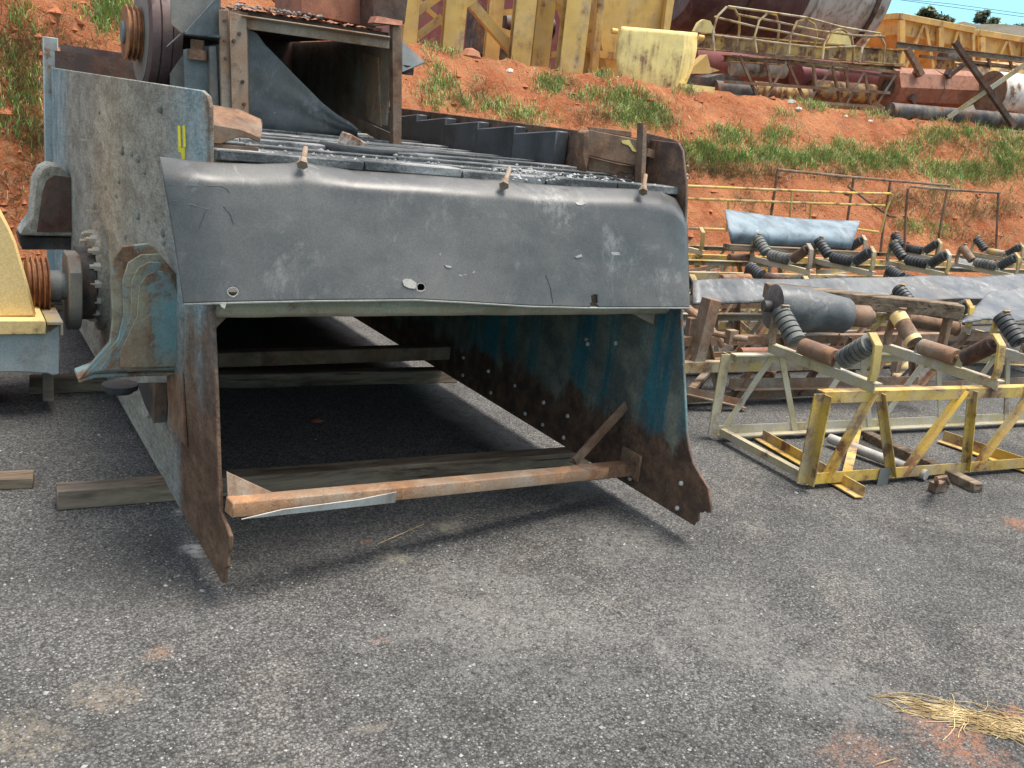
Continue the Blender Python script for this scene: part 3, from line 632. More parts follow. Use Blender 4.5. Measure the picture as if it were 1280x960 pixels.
# bent wear plates bolted at both front corners of the deck
P = lambda q, y: [gy(px, py, y) for px, py in q]
w1 = MB().plate(P([(262, 155), (300, 161), (327, 172), (324, 178), (312, 173), (298, 172), (286, 176), (276, 180), (262, 179)], 3.50), (0, 0.012, 0))
a, b = P([(262, 155), (327, 172)], 3.505); c, dd = P([(262, 133), (328, 152)], 3.66)
w1.plate([a, b, gy(328, 160, 3.58), dd, gy(300, 139, 3.66), c], (0, 0.008, 0.008))
w1.bar(gy(264, 184, 3.53), gy(321, 189, 3.53), 0.05, 0.03)
wp = w1.build('wear_plate', 'rust', scr, bevel=0.003)
w2 = MB().plate(P([(736, 162), (806, 176), (803, 209), (772, 203), (734, 194)], 3.62), (0.0, 0.012, 0))
w2.plate(P([(735, 195), (772, 204), (806, 210), (804, 216), (797, 212), (790, 217), (783, 218), (776, 215), (768, 219), (756, 216), (735, 213)], 3.66), (0, 0.012, 0))
w2.plate(P([(735, 158), (790, 164), (789, 172), (737, 163)], 3.68), (0, 0.012, 0))
w2.plate(P([(736, 162), (731, 166), (728, 190), (733, 216), (736, 200)], 3.61), (0.0, 0.06, 0))
wr = w2.build('wear_plate', 'rust', scr, bevel=0.003)
MB().plate(P([(777, 176), (787, 175), (790, 181), (796, 190), (791, 189), (786, 182), (778, 179)], 3.617), (0, 0.002, 0)).build('paint_mark', worn('pale_yellow_dab', (0.7, 0.6, 0.22), 0.1), wr)
MB().plate([gy(801, 234, 3.46), gy(803, 190, 3.5), gy(804, 154, 3.5), gy(808, 164, 3.5), gy(808, 190, 3.5), gy(806, 233, 3.46)], (0.012, 0.06, 0)).build('upright_fin', 'rust', scr)
MB().plate(P([(808, 166), (842, 174), (853, 179), (858, 190), (859, 232), (808, 226)], 3.56), (0, 0.014, 0)).build('end_plate', 'rust_dark', scr, bevel=0.003)
MB().bar(gy(808, 190, 3.53), gy(846, 203, 3.53), 0.02, 0.035).build('lug', 'rust', scr)

# ------------------------------------------------------------------ feed box with flywheel, standing on the screen's deck
YF = 5.35
Q = lambda px, py, y=YF: gy(px, py, y)
fb = thing('feed_box', 'rusty steel feed box with rubber curtain and grooved flywheel standing on the screen deck', 'feed box', (1.85, 5.35, 1.49))
pb = Q(292, 141); pt_ = Q(291, 6)
l0, l1 = Q(285, 150), Q(284, 8)
o = MB().plate([Q(274, 12), Q(286, 12), Q(290, 150), Q(277, 150)], (0, 0.02, 0)).build('post', 'rust_tan', fb, bevel=0.003)
o2 = MB().plate([Q(287, 14, YF - .02), Q(308, 20, YF - .02), Q(311, 145, YF - .02), Q(290, 140, YF - .02)], (0, 0.012, 0)).build('splice_plate', 'rust_orange', o, bevel=0.002)
for px, py in [(281, 26), (281, 51), (282, 73), (292, 51), (303, 102), (305, 130), (299, 42)]:
    c = Q(px, py, YF - .021); MB().lathe(c, c + Vector((0, -0.012, 0)), [(0, .011), (1, .009)], 6).build('bolt_or_lit_hole', 'rust_dark', o)
MB().plate([Q(276, 10, YF + .03), Q(310, 16, YF + .03), Q(312, 190, YF + .03), Q(280, 190, YF + .03)], (0, 0.015, 0)).build('flange', 'rust', o)
o = MB().plate([Q(491, 30), Q(503, 34), Q(502, 187), Q(491, 184)], (0, 0.05, 0)).build('post', 'rust', fb, bevel=0.003)
MB().plate([Q(472, 20, YF - .01), Q(503, 26, YF - .01), Q(503, 32, YF - .03), Q(468, 28, YF - .03)], (0, 0.10, 0)).build('cap_plate', 'rust_red', o)
mb = MB(); mb.plate([Q(302, 22), Q(487, 50), Q(487, 61), Q(306, 36)], (0, 0.012, 0)); mb.plate([Q(302, 20, YF - .04), Q(488, 47, YF - .04), Q(487, 51, YF - .0), Q(302, 23, YF - .0)], (0, 0.004, .008))
mb.build('top_rail', 'rust_tan', fb, bevel=0.003)
zt = Q(400, 34).z
tp = MB().box((lerp(Q(300, 20).x, Q(490, 45).x, .5), 6.36, zt + 0.015), (0.86, 1.92, 0.03)).build('top_plate', 'rust_dark', fb)
mb = MB().grid(lambda u, v: (lerp(1.44, 2.23, u), lerp(5.36, 6.1, v), zt + 0.035 + 0.02 * mnoise.noise(Vector((u * 30, v * 30, 1)))), 60, 40); mb.build('chain_mat', 'rust_red', tp, sharp=20)
MB().plate([Q(376, -30, 5.75), Q(470, -20, 5.75), Q(470, 36, 5.75), Q(376, 16, 5.75)], (0, 0.5, 0)).build('top_box', 'rust_red', fb, bevel=0.004)
MB().plate([Q(466, -20, 5.55), Q(512, -16, 5.55), Q(506, 30, 5.55), Q(466, 33, 5.55)], (0, 0.3, 0)).build('top_box', 'rust_dark', fb, bevel=0.004)
# right wall, bolted liner, sloping lower rail
xw = Q(491, 100).x
MB().plate([(xw, YF + .055, 1.60), (xw, 7.3, 1.62), (xw, 7.3, zt), (xw, YF + .055, zt)], (0.012, 0, 0)).build('side_wall', 'rust_tan', fb)
MB().plate([gx(453, 66, xw - .012), gx(472, 72, xw - .012), gx(476, 158, xw - .012), gx(459, 150, xw - .012)], (0.010, 0, 0)).build('wall_liner', 'rust_orange', fb)
MB().plate([Q(428, 140, 5.9), Q(492, 168, YF + .06), Q(492, 186, YF + .06), Q(428, 150, 5.9)], (0.01, 0.01, 0)).build('sloping_rail', 'rust', fb)
MB().plate([(1.40, 7.2, 1.49), (2.36, 7.2, 1.49), (2.36, 7.2, zt + .02), (1.40, 7.2, zt + .02)], (0, .012, 0)).build('end_wall', 'rust_dark', fb)
MB().plate([(1.50, 5.55, 1.5), (1.50, 7.3, 1.5), (1.50, 7.3, zt), (1.50, 5.55, zt)], (-.012, 0, 0)).build('side_wall', 'steel_blue', fb)
# rubber curtain
cur = [(309, 36), (321, 42), (330, 55), (346, 71), (372, 98), (402, 128), (420, 142), (440, 155), (449, 163), (444, 171), (425, 172), (400, 168), (370, 166), (335, 170), (312, 172)]
def curtain(u, v):
    # rows between the slanted upper edge and the lower edge
    x = lerp(309, 447, u); yt = interp(x, [(309, 36), (321, 42), (330, 55), (346, 71), (372, 98), (402, 128), (420, 142), (440, 155), (448, 163)]); yb = interp(x, [(309, 175), (335, 171), (370, 166), (400, 168), (425, 172), (448, 170)])
    return gy(x, lerp(yt, yb, v), YF + 0.10 + 0.05 * math.sin(u * 3.1) + 0.06 * v * v + 0.012 * mnoise.noise(Vector((u * 4, v * 4, 7))))
MB().grid(curtain, 50, 40).build('rubber_curtain', 'curtain', fb, solid=0.012, sharp=60)
# left lug plate, grey skirts, right lug plate
zf = Q(250, 46, 5.3).z + .01
lg = MB().plate([Q(209, 58, 5.2), Q(232, 40, 5.4), Q(268, 0, 5.4), Q(276, -4, 5.4), Q(276, 46, 5.4), Q(226, 42, 5.4)], (0, 0.02, 0)).build('lug_plate', 'steel_blue', fb)
MB().plate([gz(226, 44, zf), gz(276, 47, zf), gz(276, 57, zf), gz(236, 61, zf), gz(208, 60, zf)], (0, 0, 0.012)).build('lug_shelf', 'steel_blue', lg)
c = Q(247, 50, 5.45); MB().lathe(c, c - Vector((0, 0, .10)), [(0, .035), (.5, .035), (.5, .05), (1, .05)], 16).build('spring_boss', 'rust', lg)
MB().plate([Q(214, -8, 5.5), Q(276, -8, 5.5), Q(276, 40, 5.5), Q(228, 42, 5.5), Q(214, 30, 5.5)], (0, 0.02, 0)).build('side_cover', 'grey_cast', fb)
MB().plate([Q(230, 62, 5.45), Q(276, 55, 5.45), Q(280, 150, 5.45), Q(232, 140, 5.45)], (0, 0.02, 0)).build('side_skirt', 'steel_blue', fb)
MB().plate([Q(262, 58, 5.40), Q(270, 58, 5.40), Q(274, 150, 5.40), Q(264, 150, 5.40)], (0, 0.04, 0)).build('side_stiffener', 'grey_cast', fb)
MB().plate([Q(213, 92, 5.6), Q(234, 60, 5.6), Q(236, 140, 5.6), Q(214, 130, 5.6)], (0, 0.02, 0)).build('side_skirt', 'grey_cast', fb)
lg = MB().plate([Q(503, 52, 5.5), Q(531, 77, 5.4), Q(530, 80, 5.4), Q(503, 90, 5.4)], (0, 0.02, 0)).build('lug_plate', 'steel_blue', fb)
c = Q(508, 82, 5.45); MB().lathe(c, c - Vector((0, 0, .05)), [(0, .045), (1, .045)], 14).build('spring_boss', 'rust_dark', lg)
# flywheel (axis along the machine's width) with a small grooved sheave on its outer side
cf = gx(190, 45, 1.09); yf = cf.y
F0, F1 = Vector((1.03, yf, cf.z)), Vector((1.20, yf, cf.z))
fw = MB().lathe(F0, F1, [(0, .10), (.0, .27), (.06, .295), (.3, .298), (.33, .288), (.36, .298), (.64, .298), (.67, .288), (.70, .298), (.95, .295), (1, .27), (1, .1)], 48).build('flywheel', 'maroon', fb, sharp=25)
MB().lathe(F0 - Vector((.004, 0, 0)), F0 + Vector((.02, 0, 0)), [(0, .255), (1, .255)], 40).build('web', 'grey_cast', fw)
rr = [(0, .10), (.03, .142)]
for k in range(3): rr += [(.10 + k * .3, .145), (.17 + k * .3, .12), (.30 + k * .3, .12), (.37 + k * .3, .145)]
MB().lathe(F0 - Vector((.085, 0, 0)), F0 - Vector((.005, 0, 0)), rr + [(1, .11)], 36).build('sheave', 'sheave', fw, sharp=25)
MB().lathe(F0 - Vector((.10, 0, 0)), F0 - Vector((.084, 0, 0)), [(0, .05), (.4, .06), (1, .06)], 20).build('hub_cap', 'steel_blue', fw)
MB().tube(F1, F1 + Vector((0.30, 0, 0)), 0.06, 20).build('shaft', 'dark_steel', fw)

# lumps lying on the deck
r = random.Random(5)
def lump(name, c, s, mat, label, cat):
    mb = MB().ball(c, s, 8, (1.2, 0.9, 0.75)); o = mb.build(name, mat, jit=s * 0.5, sharp=20); tag(o, label, cat); return o
c = gz(440, 178, 1.54)
tag(MB().box(c, (.10, .07, .055), Matrix.Rotation(.35, 3, 'Y') @ Matrix.Rotation(.4, 3, 'Z')).build('broken_concrete', 'white_paint', jit=.006, bevel=.006), 'white block of broken concrete lying on the screen deck below the rubber curtain', 'rubble')
MB_ = MB(); MB_.pipe([gz(402, 181, 1.515), gz(430, 186, 1.52), gz(470, 189, 1.515), gz(540, 192, 1.515)], 0.018, 10)
tag(MB_.build('hose', 'disc_black'), 'black ribbed hose lying along the dusty screen deck', 'hose')

# ------------------------------------------------------------------ yellow-covered drive unit at the left edge
du = thing('drive_unit', 'yellow covered drive unit on a chalky grey base at the left edge beside the screen', 'motor', (0.0, 5.5, 0.0))
D = lambda px, py, y=5.2: gy(px, py, y)
MB().plate([D(-140, 150), D(-60, 195), D(0, 263), D(12, 284), D(20, 302), D(34, 350), D(46, 396), D(-140, 400)], (0, 0.55, 0)).build('cover', 'yellow_cover', du, bevel=0.012)
MB().plate([D(-140, 400, 5.12), D(57, 401, 5.12), D(58, 418, 5.12), D(-140, 420, 5.12)], (0, 0.66, 0)).build('flange', 'yellow_cover', du, bevel=0.004)
MB().plate([D(-140, 421, 5.16), D(62, 416, 5.16), D(75, 405, 5.16), D(75, 468, 5.16), D(66, 470, 5.16), D(60, 467, 5.16), D(20, 465, 5.16), D(-140, 468, 5.16)], (0, 0.62, 0)).build('base', 'grey_paint', du, bevel=0.006)
mb = MB(); mb.plate([D(59, 403, 5.14), D(79, 403, 5.14), D(79, 419, 5.14), D(76, 419, 5.14), D(76, 406, 5.14), D(59, 406, 5.14)], (0, 0.6, 0)); mb.build('edge_angle', 'yellow_dull', du)
mb = MB(); c = D(62, 468, 5.35); mb.bar(Vector((c.x, 5.45, 0.0)), Vector((c.x, 5.45, c.z + .05)), 0.05, 0.05); mb.build('foot', 'wood', du)
MB().box((-0.25, 5.5, 0.10), (1.0, 0.35, 0.18)).build('skid', 'rust', du, bevel=0.01)

# ------------------------------------------------------------------ timbers the machines stand on
def timber(a, b, w, h, label, mat='wood'):
    a, b = Vector(a), Vector(b); L = (b - a).length; n = max(2, int(L / 0.12)); mb = MB()
    d = (b - a) / n; s = Vector((-d.y, d.x, 0)).normalized() * w / 2
    vs = []; fs = []
    for k in range(n + 1):
        p = a + d * k; 
        vs += [p - s, p + s, p + s + Vector((0, 0, h)), p - s + Vector((0, 0, h))]
    for k in range(n):
        for q in range(4): fs.append((k * 4 + q, k * 4 + (q + 1) % 4, k * 4 + 4 + (q + 1) % 4, k * 4 + 4 + q))
    fs += [(0, 1, 2, 3), (n * 4, n * 4 + 3, n * 4 + 2, n * 4 + 1)]
    mb.add(vs, fs); base = (a + b) / 2
    o = mb.build('timber', mat, bevel=0.004, jit=0.005); return tag(o, label, 'timber')
timber((0.385, 3.99, 0.001), (2.92, 3.86, 0.001), 0.10, 0.085, 'long square timber under the front of the screen, its orange-brown end sticking out left')
timber((-0.9, 4.42, 0.001), (0.325, 4.25, 0.001), 0.10, 0.05, 'thin grey board lying on the asphalt at the left edge')
timber((0.42, 5.62, 0.001), (2.95, 5.45, 0.001), 0.10, 0.085, 'grey timber under the middle of the screen behind the drive unit')
timber((0.6, 7.7, 0.001), (3.0, 7.7, 0.001), 0.12, 0.085, 'timber under the far end of the screen')

# ------------------------------------------------------------------ belt conveyor sections lying at the right
def roll_mesh(mb, p0, p1, kind):
    p0, p1 = Vector(p0), Vector(p1)
    if kind == 'disc':
        n = 6; rr = [(0, .018), (.03, .018), (.03, .050)]
        for k in range(n):
            a = .03 + .94 * k / n; b = .03 + .94 * (k + 1) / n
            rr += [(a + .006, .056), (b - .03, .057), (b - .024, .040), (b, .040)]
        rr += [(.97, .018), (1, .018)]
        mb.lathe(p0, p1, rr, 20)
    else:
        mb.lathe(p0, p1, [(0, .018), (.04, .018), (.04, .046), (.06, .050), (.94, .050), (.96, .046), (.96, .018), (1, .018)], 20)
def add_idler(parent, T, s, W, H, rolls, bmats=('yellow_dull', 'yellow_dull'), base='yellow_white', up=0.20, rt=None):
    base_o = MB(T).ang((s, -0.03, H + 0.05), (s, W + 0.03, H + 0.05), 0.055, 0.008, (0, 0, 1), 1, -1)
    it = base_o.build('idler_set', base, parent)
    c0, c1 = W * 0.70, W * 0.32; zc = H + 0.105
    ends = [((s, W - 0.01, H + up + 0.06), (s, c0 + 0.03, zc + .005)), ((s, c0 - 0.01, zc), (s, c1 + 0.01, zc)), ((s, c1 - 0.03, zc + .005), (s, 0.05, H + up + 0.05))]
    for (p0, p1), (kind, mat) in zip(ends, rolls):
        if kind is None: continue
        mb = MB(T); roll_mesh(mb, p0, p1, kind); ro = mb.build('roll', mat, it, sharp=28)
        if kind == 'band':
            P0, P1 = Vector(p0), Vector(p1)
            for a, b in ((.06, .34), (.82, .95)):
                MB(T).lathe(P0.lerp(P1, a), P0.lerp(P1, b), [(0, .0515), (1, .0515)], 20).build('band', 'yellow_cover', ro)
    for (yy, sg), bm_ in zip(((W + 0.005, 1), (0.0, -1)), bmats):
        pts = [(yy + sg * .012, H + 0.055), (yy + sg * .020, H + up * .55), (yy + sg * .005, H + up + .05), (yy - sg * .055, H + up + .105)]
        mb = MB(T)
        for (ya, za), (yb, zb) in zip(pts, pts[1:]): pass
        t = 0.012; prof = [(y, z) for y, z in pts] + [(y - sg * t * 1.6, z - t * .4) for y, z in pts[::-1]]
        mb.plate([(s - 0.028, y, z) for y, z in prof], (0.056, 0, 0))
        mb.build('bracket', bm_, it, bevel=0.003)
    for yy in (c0 + 0.005, c1 - 0.005):
        MB(T).plate([(s - .004, yy - .022, H + .055), (s - .004, yy + .022, H + .055), (s - .004, yy + .014, zc + .012), (s - .004, yy - .014, zc + .012)], (0.008, 0, 0)).build('bracket', base, it)
    return it
def conveyor(label, origin, yaw, L, W, H, fm, rm, segs_f, segs_r, z0=0.03, top_l=0.06, parent=None):
    T = Matrix.Translation(origin) @ Matrix.Rotation(math.radians(yaw), 4, 'Z')
    t = thing('conveyor_frame', label, 'conveyor frame', origin, 'conveyor frames lying beside the screen')
    for y, m, segs, sg in ((0.0, fm, segs_f, 1), (W, rm, segs_r, -1)):
        MB(T).ang((0, y, H), (L, y, H), top_l, 0.008, (0, 0, 1), -sg, -1).build('chord', m, t)
        MB(T).ang((0, y, z0), (L, y, z0), top_l, 0.008, (0, 0, 1), -sg, 1).build('chord', m, t)
        MB(T).ang((0.0, y + sg * .010, z0 + .01), (0.0, y + sg * .010, H - .01), 0.065, 0.008, (0, 1, 0), 1, 1 if sg < 0 else -1).build('end_post', m, t)
        for (a, b) in segs:      # web members, drawn bottom-s to top-s
            MB(T).ang((a, y + sg * .012, z0 + .012), (b, y + sg * .012, H - .012), 0.04, 0.006, (0, 1, 0), 1, 1 if sg < 0 else -1).build('web_brace', m, t)
    for s in (0.02, L - .02):
        MB(T).bar((s, 0.03, z0 + .03), (s, W - 0.03, z0 + .03), 0.04, 0.04).build('cross_tie', rm, t)
    MB(T).bar((0.3, 0.03, z0 + .02), (1.1, W - 0.03, z0 + .02), 0.05, 0.03).build('cross_tie', fm, t)
    return t, T
R3 = lambda a, b, c: (a, b, c)
D_, B_ = ('disc', 'disc_rubber'), ('disc', 'disc_black')
RO, RD_, RT = ('tube', 'rust_mid'), ('tube', 'rust_dark'), ('tube', 'rust_tan')
zig = [(.13, .34), (.62, .40), (.70, 1.03), (1.20, 1.10), (1.27, 1.62), (1.83, 1.72), (1.90, 2.3), (2.5, 2.4), (2.56, 3.0)]
zig2 = [(.05, .34), (.62, .40), (.70, .98), (1.25, 1.05), (1.32, 1.65), (1.9, 1.72), (1.96, 2.3), (2.55, 2.4), (2.6, 3.05)]
c1, T1 = conveyor('front yellow conveyor frame with a bright yellow truss side and three-roll idlers on top', (3.90, 3.215, 0), -5.7, 3.2, 0.80, 0.54, 'yellow', 'yellow_white', zig, zig2)
add_idler(c1, T1, 0.30, 0.80, 0.54, (D_, RO, D_), ('rust_tan', 'yellow_dull'))
add_idler(c1, T1, 1.24, 0.80, 0.54, (('band', 'rust'), RT, RD_), ('rust', 'yellow'))
add_idler(c1, T1, 2.20, 0.80, 0.54, (B_, RO, B_), ('yellow', 'yellow'))
MB(T1).plate([(0.50, -.005, 0.0), (0.58, -.005, 0.0), (0.58, -.005, 0.095), (0.50, -.005, 0.095)], (0, -.003, 0)).build('splice', 'grey_cast', c1)
c2, T2 = conveyor('rusty dull conveyor frame carrying the big black drum, just behind the bright yellow frame', (3.95, 4.62, 0), -2.0, 4.6, 0.74, 0.48, 'rust_tan', 'yellow_dull', zig2, zig)
add_idler(c2, T2, 3.02, 0.74, 0.48, (B_, B_, B_), ('yellow', 'yellow'), up=.16)
MB(T2).bar((0.30, -0.02, 0.30), (0.36, -0.02, 0.74), 0.09, 0.10).build('upright', 'rust_tan', c2, bevel=0.004)
MB(T2).bar((0.28, 0.05, 0.35), (0.28, 0.05, 0.60), 0.05, 0.05).build('upright', 'rust', c2, bevel=0.004)
MB(T2).bar((0.0, -0.05, 0.30), (1.9, -0.05, 0.28), 0.06, 0.07).build('side_rail', 'yellow_dull', c2)
MB(T2).ang((-0.1, 0.02, 0.18), (0.7, -0.12, 0.02), 0.05, 0.007).build('loose_tie', 'rust_tan', c2)
c3, T3 = conveyor('dusty conveyor frame behind the long grey belt strip with several black trough rolls', (5.3, 6.62, 0), 0, 7.6, 0.78, 0.56, 'yellow_dull', 'yellow_dull', zig2, zig)
for s, rolls, bm_ in ((2.12, (D_, D_, RD_), ('yellow_dull', 'rust_tan')), (3.05, (B_, B_, B_), ('yellow_dull', 'yellow_dull')), (4.30, (B_, B_, B_), ('yellow_dull', 'yellow_dull')), (5.60, (('tube', 'rust_tan'), D_, B_), ('rust_tan', 'yellow_dull'))):
    add_idler(c3, T3, s, 0.78, 0.56, rolls, bm_)
c4, T4 = conveyor('farthest conveyor frame near the foot of the red bank with rolls of black and tan', (6.9, 8.12, 0), 1.0, 8.2, 0.78, 0.50, 'yellow', 'yellow_dull', zig2, zig)
for s, rolls in ((0.45, (B_, D_, (None, None))), (3.2, (B_, B_, B_)), (4.75, (B_, B_, B_)), (6.7, (B_, ('tube', 'yellow_dull'), B_))):
    add_idler(c4, T4, s, 0.78, 0.50, rolls, ('yellow_dull', 'yellow_dull'))
# drum on the second frame
a, b = gz(962, 394, .62), gz(1058, 401, .62); dv = b - a
a, b = a + Vector((0, 0, .06)), b + Vector((0, 0, .04))
dr = MB().lathe(a, b, [(0, .05), (.0, .12), (.02, .155), (.45, .155), (.97, .118), (1, .108), (1, .04)], 36).build('belt_pulley', 'curtain')
tag(dr, 'large black rubber-lagged drum lying on the rusty frame behind the front idlers', 'drum')
BASE[dr.name] = Vector()
MB().lathe(b, b + dv * .33, [(0, .075), (.8, .078), (.82, .045), (1, .045)], 20).build('axle', 'rust', dr)
MB().lathe(a, a - dv * .1, [(0, .04), (1, .04)], 14).build('axle', 'dark_steel', dr)
# heavy weathered beam and belt strips
wa, wb = gz(955, 372, .70), gz(1198, 398, .70)
def thick_timber(a, b, w, h, label):
    mb = MB(); n = 14; vs = []; fs = []; d = (b - a) / n; s_ = Vector((-d.y, d.x, 0)).normalized() * w / 2
    for k in range(n + 1):
        p = a + d * k; vs += [p - s_, p + s_, p + s_ + Vector((0, 0, h)), p - s_ + Vector((0, 0, h))]
    for k in range(n):
        for q in range(4): fs.append((k * 4 + q, k * 4 + (q + 1) % 4, k * 4 + 4 + (q + 1) % 4, k * 4 + 4 + q))
    fs += [(0, 1, 2, 3), (n * 4, n * 4 + 3, n * 4 + 2, n * 4 + 1)]
    mb.add(vs, fs); return tag(mb.build('timber', 'wood', bevel=0.006, jit=0.008), label, 'timber')
thick_timber(wa, wb, 0.13, 0.105, 'thick cracked weathered beam lying across the frames above the black drum')
for px, x in ((1136, 0), (1188, 0)):
    p = gz(px, 400, .68); mb = MB().bar((p.x, p.y + .02, 0.30), (p.x, p.y + .02, 0.69), 0.05, 0.05)
    tag(mb.build('prop', 'rust_tan'), 'short rusty prop holding up the weathered beam, ' + ('nearer its middle' if px < 1150 else 'at its right end'), 'prop', 'props under the beam')
def strip(name, tl, tr, bl, br, mat, label, sag=0.05, n=(40, 14), zt_=.74, zb=.60, curl=0.0):
    A, B, C_, D2 = gz(*tl, zt_), gz(*tr, zt_), gz(*bl, zb), gz(*br, zb)
    def fn(u, v):
        p = A.lerp(B, u).lerp(C_.lerp(D2, u), v)
        p.z += sag * (0.5 * math.sin(u * 11) * v + mnoise.noise(Vector((u * 6, v * 3, 3))) * .8) - curl * 4 * v * (1 - v)
        return p
    return tag(MB().grid(fn, *n).build(name, mat, solid=0.012, sharp=60), label, 'belt')
strip('belt_strip', (866, 351), (1300, 344), (866, 381), (1300, 374), 'belt', 'long chalky grey belt strip stretched over the frames behind the weathered beam', 0.03, (60, 12))
strip('belt_strip', (1236, 366), (1330, 352), (1200, 404), (1330, 396), 'belt', 'pale grey belt flap hanging at the right edge by the end of the beam', 0.03, (20, 12), .72, .60)
strip('belt_strip', (1196, 322), (1228, 330), (1188, 335), (1262, 343), 'belt', 'small pale belt scrap under the tan rolls at far right', 0.015, (10, 6), .60, .56)
# curved blue-grey trough of belt
def blue(u, v):
    x = lerp(906, 1075, u) - (8 * v * (1 - u) * 0) ; yt = lerp(262, 276, u) + (4 * math.sin(u * 3)); yb = lerp(305, 311, u)
    x += lerp(8, -12, u) * v
    return gy(x, lerp(yt, yb, v), 7.75 - 0.35 * v + 0.18 * (2 * v - 1) ** 2 + .03 * mnoise.noise(Vector((u * 5, v * 3, 5))))
tag(MB().grid(blue, 40, 16).build('belt_trough', 'belt_blue', solid=0.014, sharp=60), 'pale blue-grey curved belt piece standing on the frames in front of the red bank', 'belt')
p0, p1 = gy(908, 308, 7.42), gy(1085, 318, 7.42)
tag(MB().bar(p0, p1, 0.10, 0.05).build('plank', 'wood'), 'flat plank under the blue-grey belt piece', 'plank')
# rusty bars by the right plate
mb = MB().pipe([gz(858, 384, .62), gz(880, 402, .57), gz(904, 432, .42)], 0.028, 10)
mb.lathe(gz(866, 391, .60), gz(890, 416, .50), [(0, .036), (1, .036)], 12)
tag(mb.build('rusty_rod', 'rust_orange'), 'orange rusty threaded rod leaning beside the right side plate of the screen', 'rod')
mb = MB().pipe([gz(893, 417, .52), gz(912, 421, .52), gz(934, 424, .52)], 0.02, 10)
c = gz(914, 421, .52); mb.box(c + Vector((0, 0, .0)), (0.07, 0.05, 0.09))
tag(mb.build('clamp', 'rust_orange'), 'small rusty clamp block on the end of the rusty rod', 'clamp')
# timbers, tubes and bars lying under and behind the front frame
timber(gz(1083, 549), gz(1222, 616), 0.07, 0.055, 'brown square timber under the front yellow frame with its end poking out in front')
def loose(name, mat, a, b, w, h, label, cat, round_=False):
    mb = MB()
    if round_: mb.tube(a, b, w / 2, 14)
    else: mb.ang(a, b, w, .007)
    return tag(mb.build(name, mat), label, cat)
loose('steel_tube', 'tank_grey', gz(1037, 548, .05), gz(1158, 594, .04), .06, 0, 'pale tube lying diagonally inside the front yellow frame', 'tube', True)
loose('steel_angle', 'yellow', gz(953, 549, .01), gz(1080, 622, .01), .06, 0, 'yellow angle iron lying diagonally under the left end of the front frame', 'angle iron')
loose('steel_angle', 'yellow', gz(1178, 551, .01), gz(1320, 600, .01), .07, 0, 'long yellow angle iron lying diagonally behind the front truss at right', 'angle iron')
loose('steel_angle', 'rust_tan', (4.6, 4.6, .12), (6.4, 4.45, .10), .07, 0, 'rusty angle iron lying level between the two nearest frames', 'angle iron')
loose('steel_tube', 'rust_red', (4.55, 4.50, .40), (5.9, 4.45, .40), .06, 0, 'rust-red tube lying behind the front row of rolls', 'tube', True)
mb = MB(); mb.pipe([gz(1170, 598, .16), gz(1182, 596, .13), gz(1186, 604, .02), gz(1172, 608, .02), gz(1170, 600, .14)], .012, 6); mb.box(gz(1172, 608, .03), (.09, .05, .05))
tag(mb.build('wire_tie', 'rust'), 'twisted rusty wire tie and block round the lower chord of the front truss', 'wire')
c = gz(866, 424, .40); mb = MB().lathe(c, c + Vector((.14, -.02, 0)), [(0, .02), (.1, .05), (.5, .055), (.55, .035), (1, .03)], 16)
tag(mb.build('roll_stub', 'disc_rubber'), 'grey roll end lying on the rusty frame next to the screen', 'roll')
p = gz(1198, 411, .60); q = p + Vector((-.35, .2, .03)); mb = MB().lathe(q, p, [(0, .03), (.04, .05), (.96, .05), (.97, .057), (1, .052), (1, .02)], 20)
rl = mb.build('loose_roll', 'rust'); tag(rl, 'loose rusty roll with a pale end cap below the end of the weathered beam', 'roll')
MB().lathe(p, p + Vector((.008, -.005, 0)), [(0, .05), (.6, .046), (1, .02)], 20).build('end_cap', 'white_paint', rl)
# low bits in the shadow between the frames
for k, (a, b, m, l) in enumerate([((4.2, 5.0, .20), (7.0, 4.9, .20), 'rust_tan', 'lower rusty angle iron in the shade of the rusty frame'), ((4.3, 5.7, .1), (7.4, 6.2, .1), 'yellow_dull', 'dull yellow angle iron on the ground behind the black drum'), ((5.6, 6.3, .35), (9.5, 6.1, .35), 'yellow', 'yellow angle iron along the near edge of the dusty frame behind the belt strip')]):
    loose('steel_angle', m, a, b, .07, 0, l, 'angle iron')
# more scrap jumbled between the frames
c5, T5 = conveyor('sagging dull conveyor frame half hidden under the long grey belt strip', (4.5, 5.62, 0), 1.5, 5.2, 0.72, 0.50, 'rust_tan', 'yellow_dull', zig, zig2)
for s, rolls in ((0.6, (D_, RO, B_)), (1.9, (B_, RD_, B_)), (3.9, (B_, B_, D_))): add_idler(c5, T5, s, 0.72, 0.50, rolls, ('rust_tan', 'yellow_dull'), up=.10)
r = random.Random(31)
for k in range(22):
    x = r.uniform(4.4, 9.2); y = r.choice([4.9, 5.2, 5.5, 6.1, 6.45, 7.5, 7.9]) + r.uniform(-.15, .15); L = r.uniform(.5, 1.8); a = r.gauss(0, .5) + r.choice([0, 0, 1.2]); z = r.uniform(.05, .48)
    p = Vector((x, y, z)); q = p + Vector((math.cos(a) * L, math.sin(a) * L * .5, r.uniform(-.06, .06)))
    loose('steel_angle', r.choice(['rust_tan', 'yellow_dull', 'rust', 'yellow_white']), p, q, r.uniform(.04, .07), 0, 'length of old angle iron jumbled among the conveyor frames behind the front one', 'angle iron')['group'] = 'angle irons jumbled among the frames'
